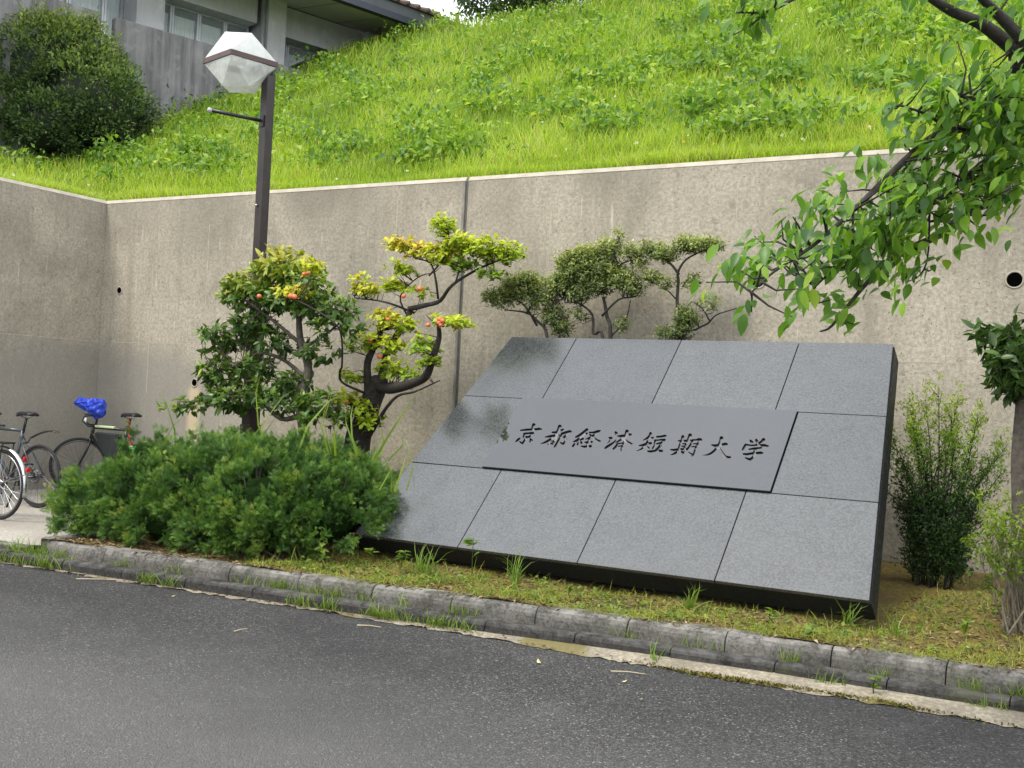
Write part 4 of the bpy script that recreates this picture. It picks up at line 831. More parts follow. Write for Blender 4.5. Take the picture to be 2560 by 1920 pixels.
pruned('sparse flat-topped olive shrub, right of the three behind the sign top', Y2, (1475, 735), [([(1470, 735), (1466, 690), (1463, 650), (1466, 610), (1462, 590), (1480, 565), (1500, 548), (1540, 535)], .024, .006, True), ([(1480, 735), (1500, 710), (1530, 695), (1550, 680), (1590, 668)], .015, .005, True), ([(1466, 590), (1450, 570), (1420, 555), (1400, 545)], .014, .004, False), ([(1530, 695), (1520, 670), (1500, 650)], .008, .003, False), ([(1463, 650), (1440, 625), (1415, 610)], .008, .003, False), ([(1500, 548), (1480, 535), (1475, 520)], .008, .003, False), ([(1472, 620), (1490, 600), (1505, 590)], .007, .003, False)],
       [(1410, 540, 26, 18, 70, .45), (1440, 548, 28, 16, 70, .45), (1480, 528, 30, 18, 80, .55), (1520, 530, 34, 16, 80, .55), (1545, 527, 16, 10, 24, .5), (1408, 597, 18, 16, 40, .55), (1440, 610, 22, 14, 26, .4), (1480, 685, 26, 26, 80, .3), (1440, 720, 24, 14, 36, .25), (1495, 605, 20, 16, 26, .4), (1530, 650, 24, 20, 22, .5), (1470, 715, 26, 20, 50, .25), (1505, 690, 12, 8, 10, .3)])

# ------------------------------------------------------------------ shrubs and camellia at the right end
FEA = leaf_mat('fine_green_leaf', [(0, (0.024, 0.054, 0.017)), (.3, (0.058, 0.130, 0.026)), (.65, (0.221, 0.364, 0.033)), (1, (0.408, 0.516, 0.048))], .5, .4, .3)
Y3 = 8.85
b = atY(2340, 1405, Y3); rb = thing('feathery_shrub', 'tall feathery green shrub with bright tips between the sign and the right tree', 'shrub', (b[0], b[1], .27)); tr = MB(); tips = []; top = []
for i in range(20):
    q = -1 + 2*(i + rng.random())/20; h = rng.uniform(.75, 1.08)*(1.45 - .5*abs(q)**1.2); dy = rng.normal(0, .16); e = np.array([b[0] + q*.46 + rng.normal(0, .05), b[1] + dy, .27 + h]); s_ = np.array([b[0] + q*.12 + rng.normal(0, .03), b[1] + dy*.3, .22])
    Q = branch(tr, [s_, s_*.45 + e*.55 + [-q*.1 + rng.normal(0, .05), rng.normal(0, .04), .04], e], .010, .002, 5, 0, 8)
    for p, nx in zip(Q[1:-1], Q[2:]):
        low = p[2] < .8
        for _ in range(5 if low else 2):
            d = unit(unit(nx - p) + 1.0*rand_dir(1)[0]*[1, 1, .5]); ln = rng.uniform(.08, .2)*(1.2 if low else .8); tr.tube([p, p + d*ln], [.0025, .001], 3, False)
            for u_ in np.linspace(.25, 1, 7): tips.append(p + d*ln*u_ + rng.normal(0, .012 if not low else .03, 3)); top.append(p[2] + ln*u_*.5)
    for u_ in np.linspace(0, 1, 8): tips.append(Q[-1] + [rng.normal(0, .01), 0, u_*.1]); top.append(Q[-1][2] + .1)
tr.build('stems', BARK_D, rb, True)['kind'] = 'stuff'; tips = np.array(tips); top = np.array(top); n = len(tips)
A = unit(rand_dir(n)*.8 + np.array([0, 0, .9])); L = rng.uniform(.03, .06, n); leaves('crown', SMALL, np.repeat(tips, 3, 0) + rng.normal(0, .014, (n*3, 3)), np.repeat(A, 3, 0) + .9*rand_dir(n*3), rand_dir(n*3), np.repeat(L, 3)*.62, np.repeat(L, 3)*.24, FEA, rb, np.repeat(.12 + .8*np.clip((top - .8)/.8, 0, 1), 3) + rng.normal(0, .1, n*3))
YG = leaf_mat('lime_leaf', [(0, (.05, .1, .015)), (.5, (.16, .25, .03)), (1, (.3, .38, .06))], .5, .4, .3)
b = atZ(2545, 1570, .22); ys = thing('small_shrub', 'small lime green twiggy shrub at the right edge in front of the tree trunk', 'shrub', (b[0], b[1], .2)); tr = MB(); tips = []
for i in range(26):
    e = np.array([b[0] + rng.uniform(-.26, .3), b[1] + rng.normal(0, .15), rng.uniform(.6, 1.0)]); s_ = np.array([b[0] + rng.normal(0, .05), b[1] + rng.normal(0, .05), .17]); Q = branch(tr, [s_, (s_*.6+e*.4) + rng.normal(0, .02, 3), e], .008, .003, 5); tips += [e + rng.normal(0, .05, 3) for _ in range(16)] + [Q[-3] + rng.normal(0, .05, 3) for _ in range(5)]
tr.build('stems', BARK_L, ys, True)['kind'] = 'stuff'; tips = np.array(tips); P, A, N, L = rosette(tips, unit(rand_dir(len(tips)) + [0, 0, .8]), 5, .035, (.4, 1.5)); leaves('crown', SMALL, P, A, N, L, L*.4, YG, ys, .45 + .35*np.clip((P[:, 2]-.6)/.4, -1, 1) + rng.normal(0, .15, len(P)))
Y4 = 8.35
b = atY(2553, 1330, Y4); rc = thing('camellia_tree', 'slim dark camellia with glossy drooping leaves at the right edge by the wall', 'tree', (b[0], b[1], .25)); tr = MB()
Q0 = branch(tr, [[b[0], b[1], .2]] + [atY(x, y, Y4) for x, y in [(2548, 1260), (2545, 1150), (2553, 1030), (2562, 930), (2580, 850)]], .055, .035, 9)
bl_ = [branch(tr, [atY(x, y, Y4 + dy) for x, y, dy in P], .014, .004, 6) for P in ([(2562, 960, 0), (2520, 900, -.05), (2480, 850, -.1), (2450, 830, -.12)], [(2560, 990, 0), (2520, 960, -.1), (2490, 930, -.15)], [(2575, 880, 0), (2540, 840, -.1), (2530, 815, -.1)], [(2580, 850, 0), (2640, 800, .1), (2680, 760, 0)], [(2580, 850, 0), (2600, 760, 0), (2620, 700, 0)])]
tips = []
for (cx, cy, rx, rz, n) in [(2455, 835, 22, 16, 14), (2485, 860, 30, 25, 24), (2520, 850, 35, 28, 34), (2500, 905, 34, 24, 30), (2535, 920, 36, 32, 44), (2545, 870, 40, 40, 50), (2520, 950, 34, 26, 30), (2600, 900, 60, 70, 90), (2640, 800, 80, 70, 90), (2548, 835, 18, 14, 12), (2550, 970, 25, 22, 24), (2480, 940, 18, 14, 10)]:
    c, r = cluster((cx/K, cy/K), rx/K, rz/K, .2, Y4 - .05); tips.append(ell_pts(n, c, r, .3)[0])
tips = np.vstack(tips); twigs_to(tr, np.vstack(bl_ + [Q0[12:]]), tips[::3], .003); tr.build('trunk', BARK_G, rc, True); P, A, N, L = rosette(tips + rng.normal(0, .03, tips.shape), unit(rand_dir(len(tips))*.9 + [-.4, -.3, .2]), 3, .085, (.5, 1.6)); A[:, 2] -= .35; leaves('crown', LEAF, P, A, N, L, L*.45, CAMG, rc, .1 + rng.normal(0, .14, len(P)))

# ------------------------------------------------------------------ cherry tree reaching in from the right
CHE = leaf_mat('cherry_leaf', [(0, (0.039, 0.110, 0.024)), (.4, (0.120, 0.252, 0.036)), (.75, (0.240, 0.408, 0.048)), (1, (0.396, 0.528, 0.072))], .38, .45, .4, (1.2, 1.35, .4))
chy = thing('cherry_tree', 'leafy cherry tree reaching over the sign from the right edge', 'tree', (1.1, 6.75, .2)); tr = MB()
def cp(pts): return np.array([atT(1780 + x/1.9295, y/1.9295, t_) for x, y, t_ in pts])
trunk = branch(tr, [(1.1, 6.75, .15), (1.05, 6.6, 1.2), (.95, 6.3, 2.2), (.8, 5.9, 3.1), (.6, 5.6, 4.2), (.2, 5.8, 5.4)], .13, .05, 10)
c0 = branch(tr, np.vstack([[(.95, 6.3, 2.2)], [(.35, 5.9, 2.55)], cp([(1505, 590, 5.1), (1350, 585, 5.0), (1150, 635, 4.85), (1050, 670, 4.75), (880, 820, 4.6), (740, 960, 4.5), (620, 1070, 4.4), (480, 1190, 4.3), (300, 1310, 4.25), (190, 1410, 4.2)])]), .027, .003, 8)
c1 = branch(tr, np.vstack([[(.95, 6.3, 2.1)], cp([(1600, 860, 5.3), (1400, 960, 5.1), (1250, 1010, 5.0), (1100, 1130, 4.9), (950, 1200, 4.8), (820, 1290, 4.75), (700, 1420, 4.7), (580, 1570, 4.65), (520, 1600, 4.65)])]), .03, .003, 7)
c2 = branch(tr, np.vstack([[(.8, 5.9, 3.1)], cp([(1560, 320, 5.0), (1505, 280, 5.0), (1400, 190, 4.9), (1290, 110, 4.85), (1170, 60, 4.8), (1070, 0, 4.7), (900, -120, 4.5)])]), .045, .015, 8)
c3 = branch(tr, np.vstack([[(.8, 5.9, 3.2)], cp([(1560, 250, 4.8), (1505, 200, 4.75), (1400, 90, 4.7), (1310, 0, 4.6), (1200, -120, 4.5)])]), .036, .014, 8)
c4 = branch(tr, cp([(900, -120, 4.5), (600, -100, 4.3), (400, -10, 4.25), (300, 45, 4.2), (230, 60, 4.2), (110, 60, 4.2)]), .012, .003, 6); c5 = branch(tr, cp([(250, 58, 4.2), (190, 120, 4.2), (110, 165, 4.2)]), .004, .002, 5)
c6 = branch(tr, cp([(1050, 670, 4.75), (950, 790, 4.7), (870, 900, 4.65), (860, 1000, 4.6), (860, 1160, 4.6)]), .008, .002, 5); c7 = branch(tr, cp([(680, 1030, 4.45), (675, 1180, 4.45), (640, 1290, 4.45)]), .006, .002, 5)
c8 = branch(tr, cp([(1020, 720, 4.75), (1050, 900, 4.8), (1050, 1030, 4.8), (980, 1200, 4.8)]), .007, .002, 5); c9 = branch(tr, cp([(1505, 700, 5.1), (1400, 720, 5.0), (1250, 830, 4.9), (1100, 960, 4.8), (950, 1050, 4.7), (800, 1150, 4.7), (650, 1250, 4.65), (500, 1380, 4.6), (400, 1500, 4.6)]), .016, .003, 6)
c10 = branch(tr, cp([(1150, 635, 4.85), (1050, 560, 4.7), (950, 520, 4.6), (900, 510, 4.55)]), .009, .003, 5); c11 = branch(tr, cp([(1400, 590, 5.0), (1330, 500, 4.8), (1250, 470, 4.7), (1150, 460, 4.6)]), .01, .003, 5); c12 = branch(tr, cp([(1050, 1010, 4.8), (1040, 1240, 4.8), (1000, 1330, 4.75), (940, 1360, 4.75)]), .005, .002, 5)
up1 = branch(tr, [(.6, 5.6, 4.2), (0, 6.6, 5.0), (-1.0, 7.8, 5.6), (-1.9, 8.6, 6.0)], .04, .01, 7); up2 = branch(tr, [(.2, 5.8, 5.4), (-.9, 5.9, 6.0), (-1.8, 6.6, 6.4)], .04, .01, 7); up3 = branch(tr, [(.6, 5.6, 4.2), (.9, 4.4, 5.0), (.6, 3.2, 5.5)], .04, .01, 7); up4 = branch(tr, [(.8, 5.9, 3.1), (1.6, 6.6, 4.2), (2.0, 7.6, 5.0)], .04, .01, 7)
tips = []; dense = []
def along(Q, n, sp_, i0=0):
    for _ in range(n):
        p = Q[rng.integers(i0, len(Q))] + rng.normal(0, 1, 3)*sp_; tips.append(p)
along(c0, 95, [.11, .11, .1], 14); along(c1[:-5], 50, [.12, .11, .1], 6); along(c9[:-6], 66, [.12, .11, .1], 4); along(c6, 18, [.07, .07, .05], 4); along(c7, 12, [.06, .06, .05], 2); along(c8, 20, [.08, .08, .07], 3); along(c10, 22, [.08, .08, .06], 4); along(c11, 34, [.1, .1, .07], 4); along(c12, 7, [.05, .05, .04], 5); along(c2, 12, [.12, .1, .09], 6); along(c3, 12, [.13, .1, .1], 5); along(c4, 9, [.05, .05, .04], 15); along(c5, 5, [.04, .04, .03], 3)
for x, y, n in ((1350, 560, 20), (1420, 520, 18), (1480, 640, 24), (1380, 780, 22), (1440, 850, 22), (1330, 700, 20), (1300, 900, 18), (1150, 750, 18), (950, 950, 16), (800, 1080, 16), (560, 1290, 16), (600, 1200, 16), (720, 1350, 14), (420, 1250, 10), (880, 1230, 10), (130, 1350, 8), (200, 1290, 8), (480, 1440, 6), (1000, 850, 14), (1200, 560, 14), (1060, 520, 10), (1400, 960, 10), (1340, 1040, 6), (1480, 420, 3), (1380, 290, 3), (1450, 80, 3)): 
    for _ in range(n): tips.append(cp([(x + rng.normal(0, 45), y + rng.normal(0, 40), 4.5 + .35*(x/1500) + rng.normal(0, .09))])[0])
tips = [t_ for t_ in tips if rng.random() < .72]; nvis = len(tips)
for Q, n in ((up1, 300), (up2, 190), (up3, 90), (up4, 110)): along(Q, n, [.45, .45, .22], 4)
tips = np.array(tips); tips[:nvis] += [.03, 0, .045]; sk = np.vstack([c0[10:], c1[4:], c2, c3, c4, c5, c6, c7, c8, c9, c10, c11, c12]); twigs_to(tr, sk, tips[:nvis:2], .0038); tr.build('trunk', BARK_D, chy, True)
mm = 4; n = len(tips); P = np.repeat(tips, mm, 0) + rng.normal(0, .03, (n*mm, 3)); A = unit(np.repeat(rand_dir(n), mm, 0)*.5 + rand_dir(n*mm)*.6 + np.array([-.4, -.1, -.6])); N = unit(rand_dir(n*mm)*.5 + np.array([-.1, -.35, .8])); L = rng.uniform(.048, .092, n*mm)
leaves('crown', LEAF, P, A, N, L, L*.5, CHE, chy, .5 + rng.normal(0, .22, n*mm))

# ------------------------------------------------------------------ shrubs and tree on the slope
HB = leaf_mat('hill_bush_leaf', [(0, (0.042, 0.076, 0.030)), (.4, (0.117, 0.195, 0.055)), (.75, (0.312, 0.410, 0.088)), (1, (0.530, 0.593, 0.125))], .5, .3, .3)
hb_ = thing('slope_bush', 'large rounded dark evergreen bush on the slope above the left wall', 'bush', (-15.6, 12.0, 5.0))
lum = [((-15.2, 12.1, 5.9), (1.0, .9, .95)), ((-15.9, 11.9, 6.5), (.95, .9, .95)), ((-16.6, 11.9, 6.6), (1.0, .9, 1.3)), ((-17.2, 12.0, 6.4), (1.0, 1., 1.7)), ((-14.75, 12.3, 5.75), (.55, .7, .6)), ((-15.5, 12.2, 6.65), (.7, .7, .75)), ((-16.5, 11.6, 5.7), (1.1, .7, .8)), ((-15.4, 11.6, 5.5), (.8, .6, .55)), ((-17.4, 11.7, 7.4), (.6, .6, .7)), ((-16.9, 12.0, 7.5), (.35, .4, .6))]
P = []; A = []
for c, r in lum: p, a = ell_pts(int(330*(r[0]*r[2])**.8), c, r, .85, -.6); P.append(p); A.append(a)
P = np.vstack(P); A = np.vstack(A); ins = np.zeros(len(P), bool)
for c, r in lum: ins |= (((P - np.array(c))/np.array(r))**2).sum(1) < .62
P, A = P[~ins], A[~ins]; P = P + A*rng.normal(0, .07, (len(P), 1)); A = unit(A + .3*rand_dir(len(A)) + [0, 0, .4]); n = len(P); k_ = 30; q = rng.random((n*k_, 1)); AA = unit(np.repeat(A, k_, 0) + .9*rand_dir(n*k_)); PP = np.repeat(P, k_, 0) + AA*(q - .5)*.3 + rng.normal(0, .05, (n*k_, 3))
leaves('crown', SMALL, PP, AA, rand_dir(n*k_), rng.uniform(.05, .1, n*k_), rng.uniform(.022, .045, n*k_), HB, hb_, np.repeat(.3 + rng.normal(0, .1, n) + .3*np.clip((P[:, 2]-6.4)/1.0, -.6, 1), k_) + .4*(q[:, 0]-.4) + rng.normal(0, .1, n*k_))
m = MB()
for i in range(24): e = np.array(lum[i % len(lum)][0]) + rng.normal(0, .25, 3); b = np.array([-15.8 + rng.normal(0, .5), 12.0 + rng.normal(0, .2), 4.9]); m.tube([b, (b+e)/2 + rng.normal(0, .1, 3), e], [.035, .025, .01], 6, False)
m.build('stems', BARK_D, hb_, True)['kind'] = 'stuff'
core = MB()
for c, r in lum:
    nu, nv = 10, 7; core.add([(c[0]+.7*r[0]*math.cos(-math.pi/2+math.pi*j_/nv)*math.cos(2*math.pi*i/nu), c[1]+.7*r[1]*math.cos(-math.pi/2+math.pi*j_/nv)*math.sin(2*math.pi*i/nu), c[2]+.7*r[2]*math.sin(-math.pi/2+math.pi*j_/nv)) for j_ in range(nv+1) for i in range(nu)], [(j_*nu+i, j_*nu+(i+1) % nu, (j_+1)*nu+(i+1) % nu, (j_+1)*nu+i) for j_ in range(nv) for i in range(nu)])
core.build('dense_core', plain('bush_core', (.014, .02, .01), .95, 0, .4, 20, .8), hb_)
ht = thing('hilltop_tree', 'dark evergreen tree on the crest of the slope beside the roof', 'tree', (-10.6, 19.3, 9.2)); tr = MB()
branch(tr, [(-10.6, 19.3, 9.0), (-10.5, 19.3, 10), (-10.4, 19.4, 11.2)], .14, .05, 8); P = []; A = []
for c, r in [((-11.6, 19.2, 10.0), (1.0, .8, .75)), ((-10.5, 19.3, 10.2), (1.2, .9, .95)), ((-9.3, 19.4, 10.3), (1.1, .8, .9)), ((-8.2, 19.5, 10.6), (1.0, .8, .8)), ((-10.8, 19.4, 11.3), (1.3, 1., 1.0)), ((-9.4, 19.5, 11.4), (1.3, 1., 1.))]:
    p, a = ell_pts(1500, c, r, .5); P.append(p); A.append(a); branch(tr, [(-10.5, 19.3, 9.6), (np.array(c)+[-10.5, 19.3, 9.6])/2, c], .04, .015, 5)
P = np.vstack(P); A = np.vstack(A); tr.build('trunk', BARK_D, ht, True)
leaves('crown', SMALL, np.repeat(P, 2, 0) + rng.normal(0, .05, (len(P)*2, 3)), unit(np.repeat(A, 2, 0)*.5 + rand_dir(len(P)*2)), rand_dir(len(P)*2), rng.uniform(.09, .16, len(P)*2), rng.uniform(.04, .07, len(P)*2), HB, ht, .25 + rng.normal(0, .14, len(P)*2))

# ------------------------------------------------------------------ grass and weeds on the slope
GRS = leaf_mat('slope_grass', [(0, (0.186, 0.303, 0.040)), (.4, (0.343, 0.486, 0.049)), (.75, (0.506, 0.630, 0.068)), (.93, (.56, .66, .13)), (1, (.66, .56, .26))], .5, .5, .3, (1.1, 1.15, .45))
WED = leaf_mat('slope_weed', [(0, (0.072, 0.168, 0.033)), (.4, (0.216, 0.363, 0.050)), (.8, (0.402, 0.544, 0.075)), (1, (0.554, 0.618, 0.135))], .45, .45, .35)
def hill_xy(n):
    """points on the part of the slope the camera can see"""
    u = rng.uniform(-60, 2620, n); v = rng.uniform(-60, 640, n); R_ = FW + RT*((u-1280)/FPX)[:, None] + UP*((960-v)/FPX)[:, None]; t_ = np.full(n, np.nan)
    for t in np.arange(9., 34, .1):
        p = CAM + R_*t; ok = np.isnan(t_) & (p[:, 2] < hillz(p[:, 0], p[:, 1])) & ((p[:, 1] > 9.93) | (p[:, 0] < WX - .24)); t_[ok] = t
    good = ~np.isnan(t_); p = CAM + R_[good]*t_[good][:, None]; p = p + rng.normal(0, .06, p.shape)
    ok = (p[:, 1] > 9.95) | (p[:, 0] < WX - .26); p = p[ok]
    bq = (p - BA) @ BN; p = p[(bq > .1) | ((p - BA) @ BD > 9)]
    p[:, 2] = hillz(p[:, 0], p[:, 1]); return p
def patch(p, s=1.): return np.sin(p[:, 0]*1.7*s + 1.3*np.sin(p[:, 1]*1.1*s))*np.sin(p[:, 1]*1.9*s + 1.1*np.sin(p[:, 0]*.9*s + 2))
g = hill_xy(125000); xe = rng.uniform(WX - .2, 3, 9000); g = np.vstack([g, np.stack([xe, 9.96 + rng.random(9000)**2*.5, np.zeros(9000)], 1)]); g[:, 2] = hillz(g[:, 0], g[:, 1])
pt = patch(g); edge = np.clip(1 - (g[:, 1] - 9.9)/2.2, 0, 1); dist = np.linalg.norm(g - CAM, axis=1)
L = rng.uniform(.16, .34, len(g))*(1 + .3*pt)*(1 - .3*(edge > .9)); W = rng.uniform(.008, .014, len(g))*(dist/14)
A = unit(np.array([0, -.1, 1.]) + .42*rand_dir(len(g))); N = unit(rand_dir(len(g)) + [0, -.4, .3])
gr = leaves('slope_grass', BLADE, g, A, N, L, W, GRS, None, .36 + .2*edge + .18*pt + rng.normal(0, .2, len(g)) + .6*(rng.random(len(g)) > .955), True, 1.6); gr['kind'] = 'stuff'; gr['label'] = 'bright green long grass covering the slope'; gr['category'] = 'grass'
c = hill_xy(7500); c = c[(patch(c, 1.9) + .35*patch(c, .6) > .12) & (c[:, 1] > 10.4)]; nl = 20; n = len(c)
cs = rng.uniform(.09, .2, n); P = np.repeat(c, nl, 0) + rng.normal(0, 1, (n*nl, 3))*np.repeat(cs, nl)[:, None]*[1, 1, .45]; P[:, 2] += np.repeat(cs, nl)*.9 + .08
A = unit(rand_dir(n*nl) + [0, -.3, .1]); N = unit(rand_dir(n*nl)*.6 + [0, -.3, .9]); L = rng.uniform(.06, .13, n*nl)
wd = leaves('slope_weeds', SMALL, P, A, N, L, L*.55, WED, None, np.repeat(.34 + rng.normal(0, .22, n), nl) + rng.normal(0, .12, n*nl)); wd['kind'] = 'stuff'; wd['label'] = 'leafy weeds scattered through the slope grass'; wd['category'] = 'weeds'
f = hill_xy(420)[:90]; f[:, 2] += rng.uniform(.18, .32, len(f)); k_ = 5; P = np.repeat(f, k_, 0); A = unit(rand_dir(len(P)) + [0, 0, .3])
fl = leaves('slope_flowers', SMALL, P, A, rand_dir(len(P)), .024, .02, leaf_mat('wild_flower', [(0, (.75, .75, .7)), (.6, (.75, .72, .66)), (.62, (.75, .5, .03)), (1, (.75, .42, .02))], .6, .3), None, np.repeat(rng.random(len(f)), k_)); fl['kind'] = 'stuff'; fl['label'] = 'tiny white and yellow wild flowers on the slope'; fl['category'] = 'flowers'

# ------------------------------------------------------------------ planting bed cover, weeds and litter
BG = leaf_mat('bed_grass', [(0, (.1, .14, .02)), (.4, (.24, .29, .04)), (.7, (.4, .4, .07)), (1, (.5, .42, .17))], .6, .35, .25)
n = 30000; X = rng.uniform(-5.6, 1.6, n); q = rng.random(n); Yb = Yk(X) + .08 + q**1.6*2.9
keep = ~((X > SO[0] - .02) & (X < SO[0] + SW + .02) & (Yb > 7.16)); keep &= (np.sin(X*5.1+Yb*3)*np.sin(Yb*6-X*2) + rng.normal(0, .5, n) > -.25); X, Yb = X[keep], Yb[keep]; Z = np.array([bedz(a, b) for a, b in zip(X, Yb)]); P = np.stack([X, Yb, Z], 1); n = len(P)
o = leaves('bed_grass', BLADE, P, unit(np.array([0, 0, .8]) + .75*rand_dir(n)), unit(rand_dir(n)+[0, -.3, .2]), rng.uniform(.02, .075, n)*(1 + 1.4*(rng.random(n) > .95)), rng.uniform(.003, .006, n), BG, None, .45 + rng.normal(0, .22, n), True, 1.8); o['kind'] = 'stuff'; o['label'] = 'short sparse grass and moss on the planting bed'; o['category'] = 'grass'
n = 11000; X = rng.uniform(-7.4, 1.6, n); Yb = Yk(X) + .07 + rng.random(n)**1.5*2.2; keep = ~((X > SO[0] - .02) & (X < SO[0] + SW + .02) & (Yb > 7.14)); X, Yb = X[keep], Yb[keep]; P = np.stack([X, Yb, np.array([bedz(a, b) for a, b in zip(X, Yb)]) + .006], 1); n = len(P); A = rand_dir(n)*[1, 1, .15]
o = leaves('leaf_litter', SMALL, P, A, unit(np.array([0, 0, 1.]) + .4*rand_dir(n)), rng.uniform(.02, .065, n), rng.uniform(.005, .02, n), leaf_mat('dry_litter', [(0, (.07, .04, .02)), (.5, (.2, .13, .065)), (1, (.42, .33, .19))], .8, .1), None, rng.random(n)); o['kind'] = 'stuff'; o['label'] = 'dry brown needles and leaf scraps under the plants'; o['category'] = 'litter'
n = 1500; X = rng.uniform(-8.5, 1.2, n); s_ = rng.random(n); Yb = np.where(s_ > .5, Yk(X) - .02 - .03*rng.random(n), Yk(X) - .12 - roadw(X)*rng.random(n)); P = np.stack([X, Yb, np.where(s_ > .5, .07, .016)], 1); A = rand_dir(n)*[1, 1, .1]
o = leaves('gutter_litter', SMALL, P, A, unit(np.array([0, 0, 1.])+.3*rand_dir(n)), rng.uniform(.01, .04, n), rng.uniform(.003, .014, n), bpy.data.materials['dry_litter'], None, rng.random(n)); o['kind'] = 'stuff'; o['label'] = 'leaf crumbs and grit lying along the gutter'; o['category'] = 'litter'
cn_ = 420; X = rng.uniform(-5.4, 1.2, cn_); Yb = Yk(X) + .17 + rng.random(cn_)**1.3*np.where(X < -1.2, .85, 2.6); keep = ~((X > SO[0] - .05) & (X < SO[0] + SW + .05) & (Yb > 7.08)); X, Yb = X[keep], Yb[keep]; cn_ = len(X); k_ = 9
cs = rng.uniform(.012, .035, cn_); P = np.repeat(np.stack([X, Yb, [bedz(a, b) + .02 for a, b in zip(X, Yb)]], 1), k_, 0) + rng.normal(0, 1, (cn_*k_, 3))*np.repeat(cs, k_)[:, None]*[1, 1, .6]; L = rng.uniform(.014, .04, cn_*k_)
o = leaves('bed_seedlings', LEAF, P, unit(rand_dir(cn_*k_)*[1, 1, .4] + [0, 0, .2]), unit(rand_dir(cn_*k_)*.4 + [0, -.2, 1.]), L, L*.6, YG, None, np.repeat(.5 + rng.normal(0, .25, cn_), k_)); o['kind'] = 'stuff'; o['label'] = 'tiny leafy seedlings over the planting bed'; o['category'] = 'weeds'
GG_M2 = leaf_mat('gutter_grass', [(0, (.08, .14, .02)), (.45, (.18, .27, .04)), (.8, (.32, .4, .07)), (1, (.45, .38, .17))], .55, .4, .3)
n = 1700; cx_ = np.concatenate([rng.uniform(-8.6, -7.2, 16), rng.uniform(-5.2, -3.6, 16), rng.uniform(-7, 1, 26)]); ci = rng.integers(0, len(cx_), n); X = cx_[ci] + rng.normal(0, .05, n); s_ = np.array([rng.random() for _ in cx_])[ci]; Yb = np.where(s_ > .45, Yk(X) - .135 - .03*rng.random(n), Yk(X) - .012 + .01*rng.normal(size=n)); P = np.stack([X, Yb, np.where(s_ > .45, .02, .065)], 1)
o = leaves('gutter_grass', BLADE, P, unit(np.array([0, -.1, 1.]) + .5*rand_dir(n)), unit(rand_dir(n) + [0, -.4, .2]), rng.uniform(.03, .12, n), rng.uniform(.004, .008, n), GG_M2, None, .4 + rng.normal(0, .2, n), True, 1.7); o['kind'] = 'stuff'; o['label'] = 'sparse grass sprouting along the gutter joints'; o['category'] = 'grass'
MOSS = leaf_mat('moss', [(0, (.05, .045, .008)), (.6, (.13, .11, .012)), (1, (.22, .19, .02))], .95, .1)
n = 5000; X = rng.uniform(-2.6, .9, n); Yb = Yk(X) - .1 - roadw(X) + .02 + rng.normal(0, .016, n) + .02*np.sin(X*4); keep = np.sin(X*3.1)+rng.normal(0, .4, n) > -.3; P = np.stack([X, Yb, np.full(n, .008)], 1)[keep]; n = len(P)
o = leaves('gutter_moss', SMALL, P, unit(rand_dir(n)+[0, 0, .6]), rand_dir(n), rng.uniform(.01, .022, n), rng.uniform(.006, .014, n), MOSS, None, rng.random(n)); o['kind'] = 'stuff'; o['label'] = 'golden moss growing along the asphalt edge'; o['category'] = 'moss'

GG_M = leaf_mat('kerb_grass', [(0, (.07, .13, .02)), (.45, (.16, .26, .035)), (.8, (.3, .4, .06)), (1, (.45, .4, .16))], .55, .4, .3)
def grass_tuft(p, n, h, spread, label, group, tint=.45, w_=.008):
    P = np.asarray(p) + rng.normal(0, spread*.35, (n, 3))*[1, 1, 0]; A = unit(np.array([rng.normal(0, .15), -.1, 1.]) + rng.normal(0, .3, (n, 3))); o = leaves('grass_tuft', BLADE, P, A, unit(rand_dir(n)+[0, -.5, .2]), h*rng.uniform(.25, 1.1, n), w_*rng.uniform(.8, 1.3, n), GG_M, None, tint + rng.normal(0, .15, n), True, 1.9)
    return tag(o, label, 'grass', group)
def weed(p, h, label, nl=10, L=.06, group=None):
    p = np.asarray(p, float); o = thing('weed_plant', label, 'weed', tuple(p), group); m = MB(); top = p + [rng.normal(0, .02), rng.normal(0, .02), h]; m.tube([p, (p+top)/2 + rng.normal(0, .008, 3), top], [.004, .003, .002], 5); m.build('stem', YG, o)
    q = rng.uniform(.3, 1, nl)**.7; P = p + (top - p)*q[:, None]; A = unit(rand_dir(nl)*[1, 1, .3] + [0, 0, .15]); leaves('foliage', LEAF, P, A, unit(rand_dir(nl)*.3 + [0, -.2, 1]), L*rng.uniform(.7, 1.2, nl), L*.55, YG, o, .45 + rng.normal(0, .2, nl)); return o
GG = 'grass tufts along the kerb'
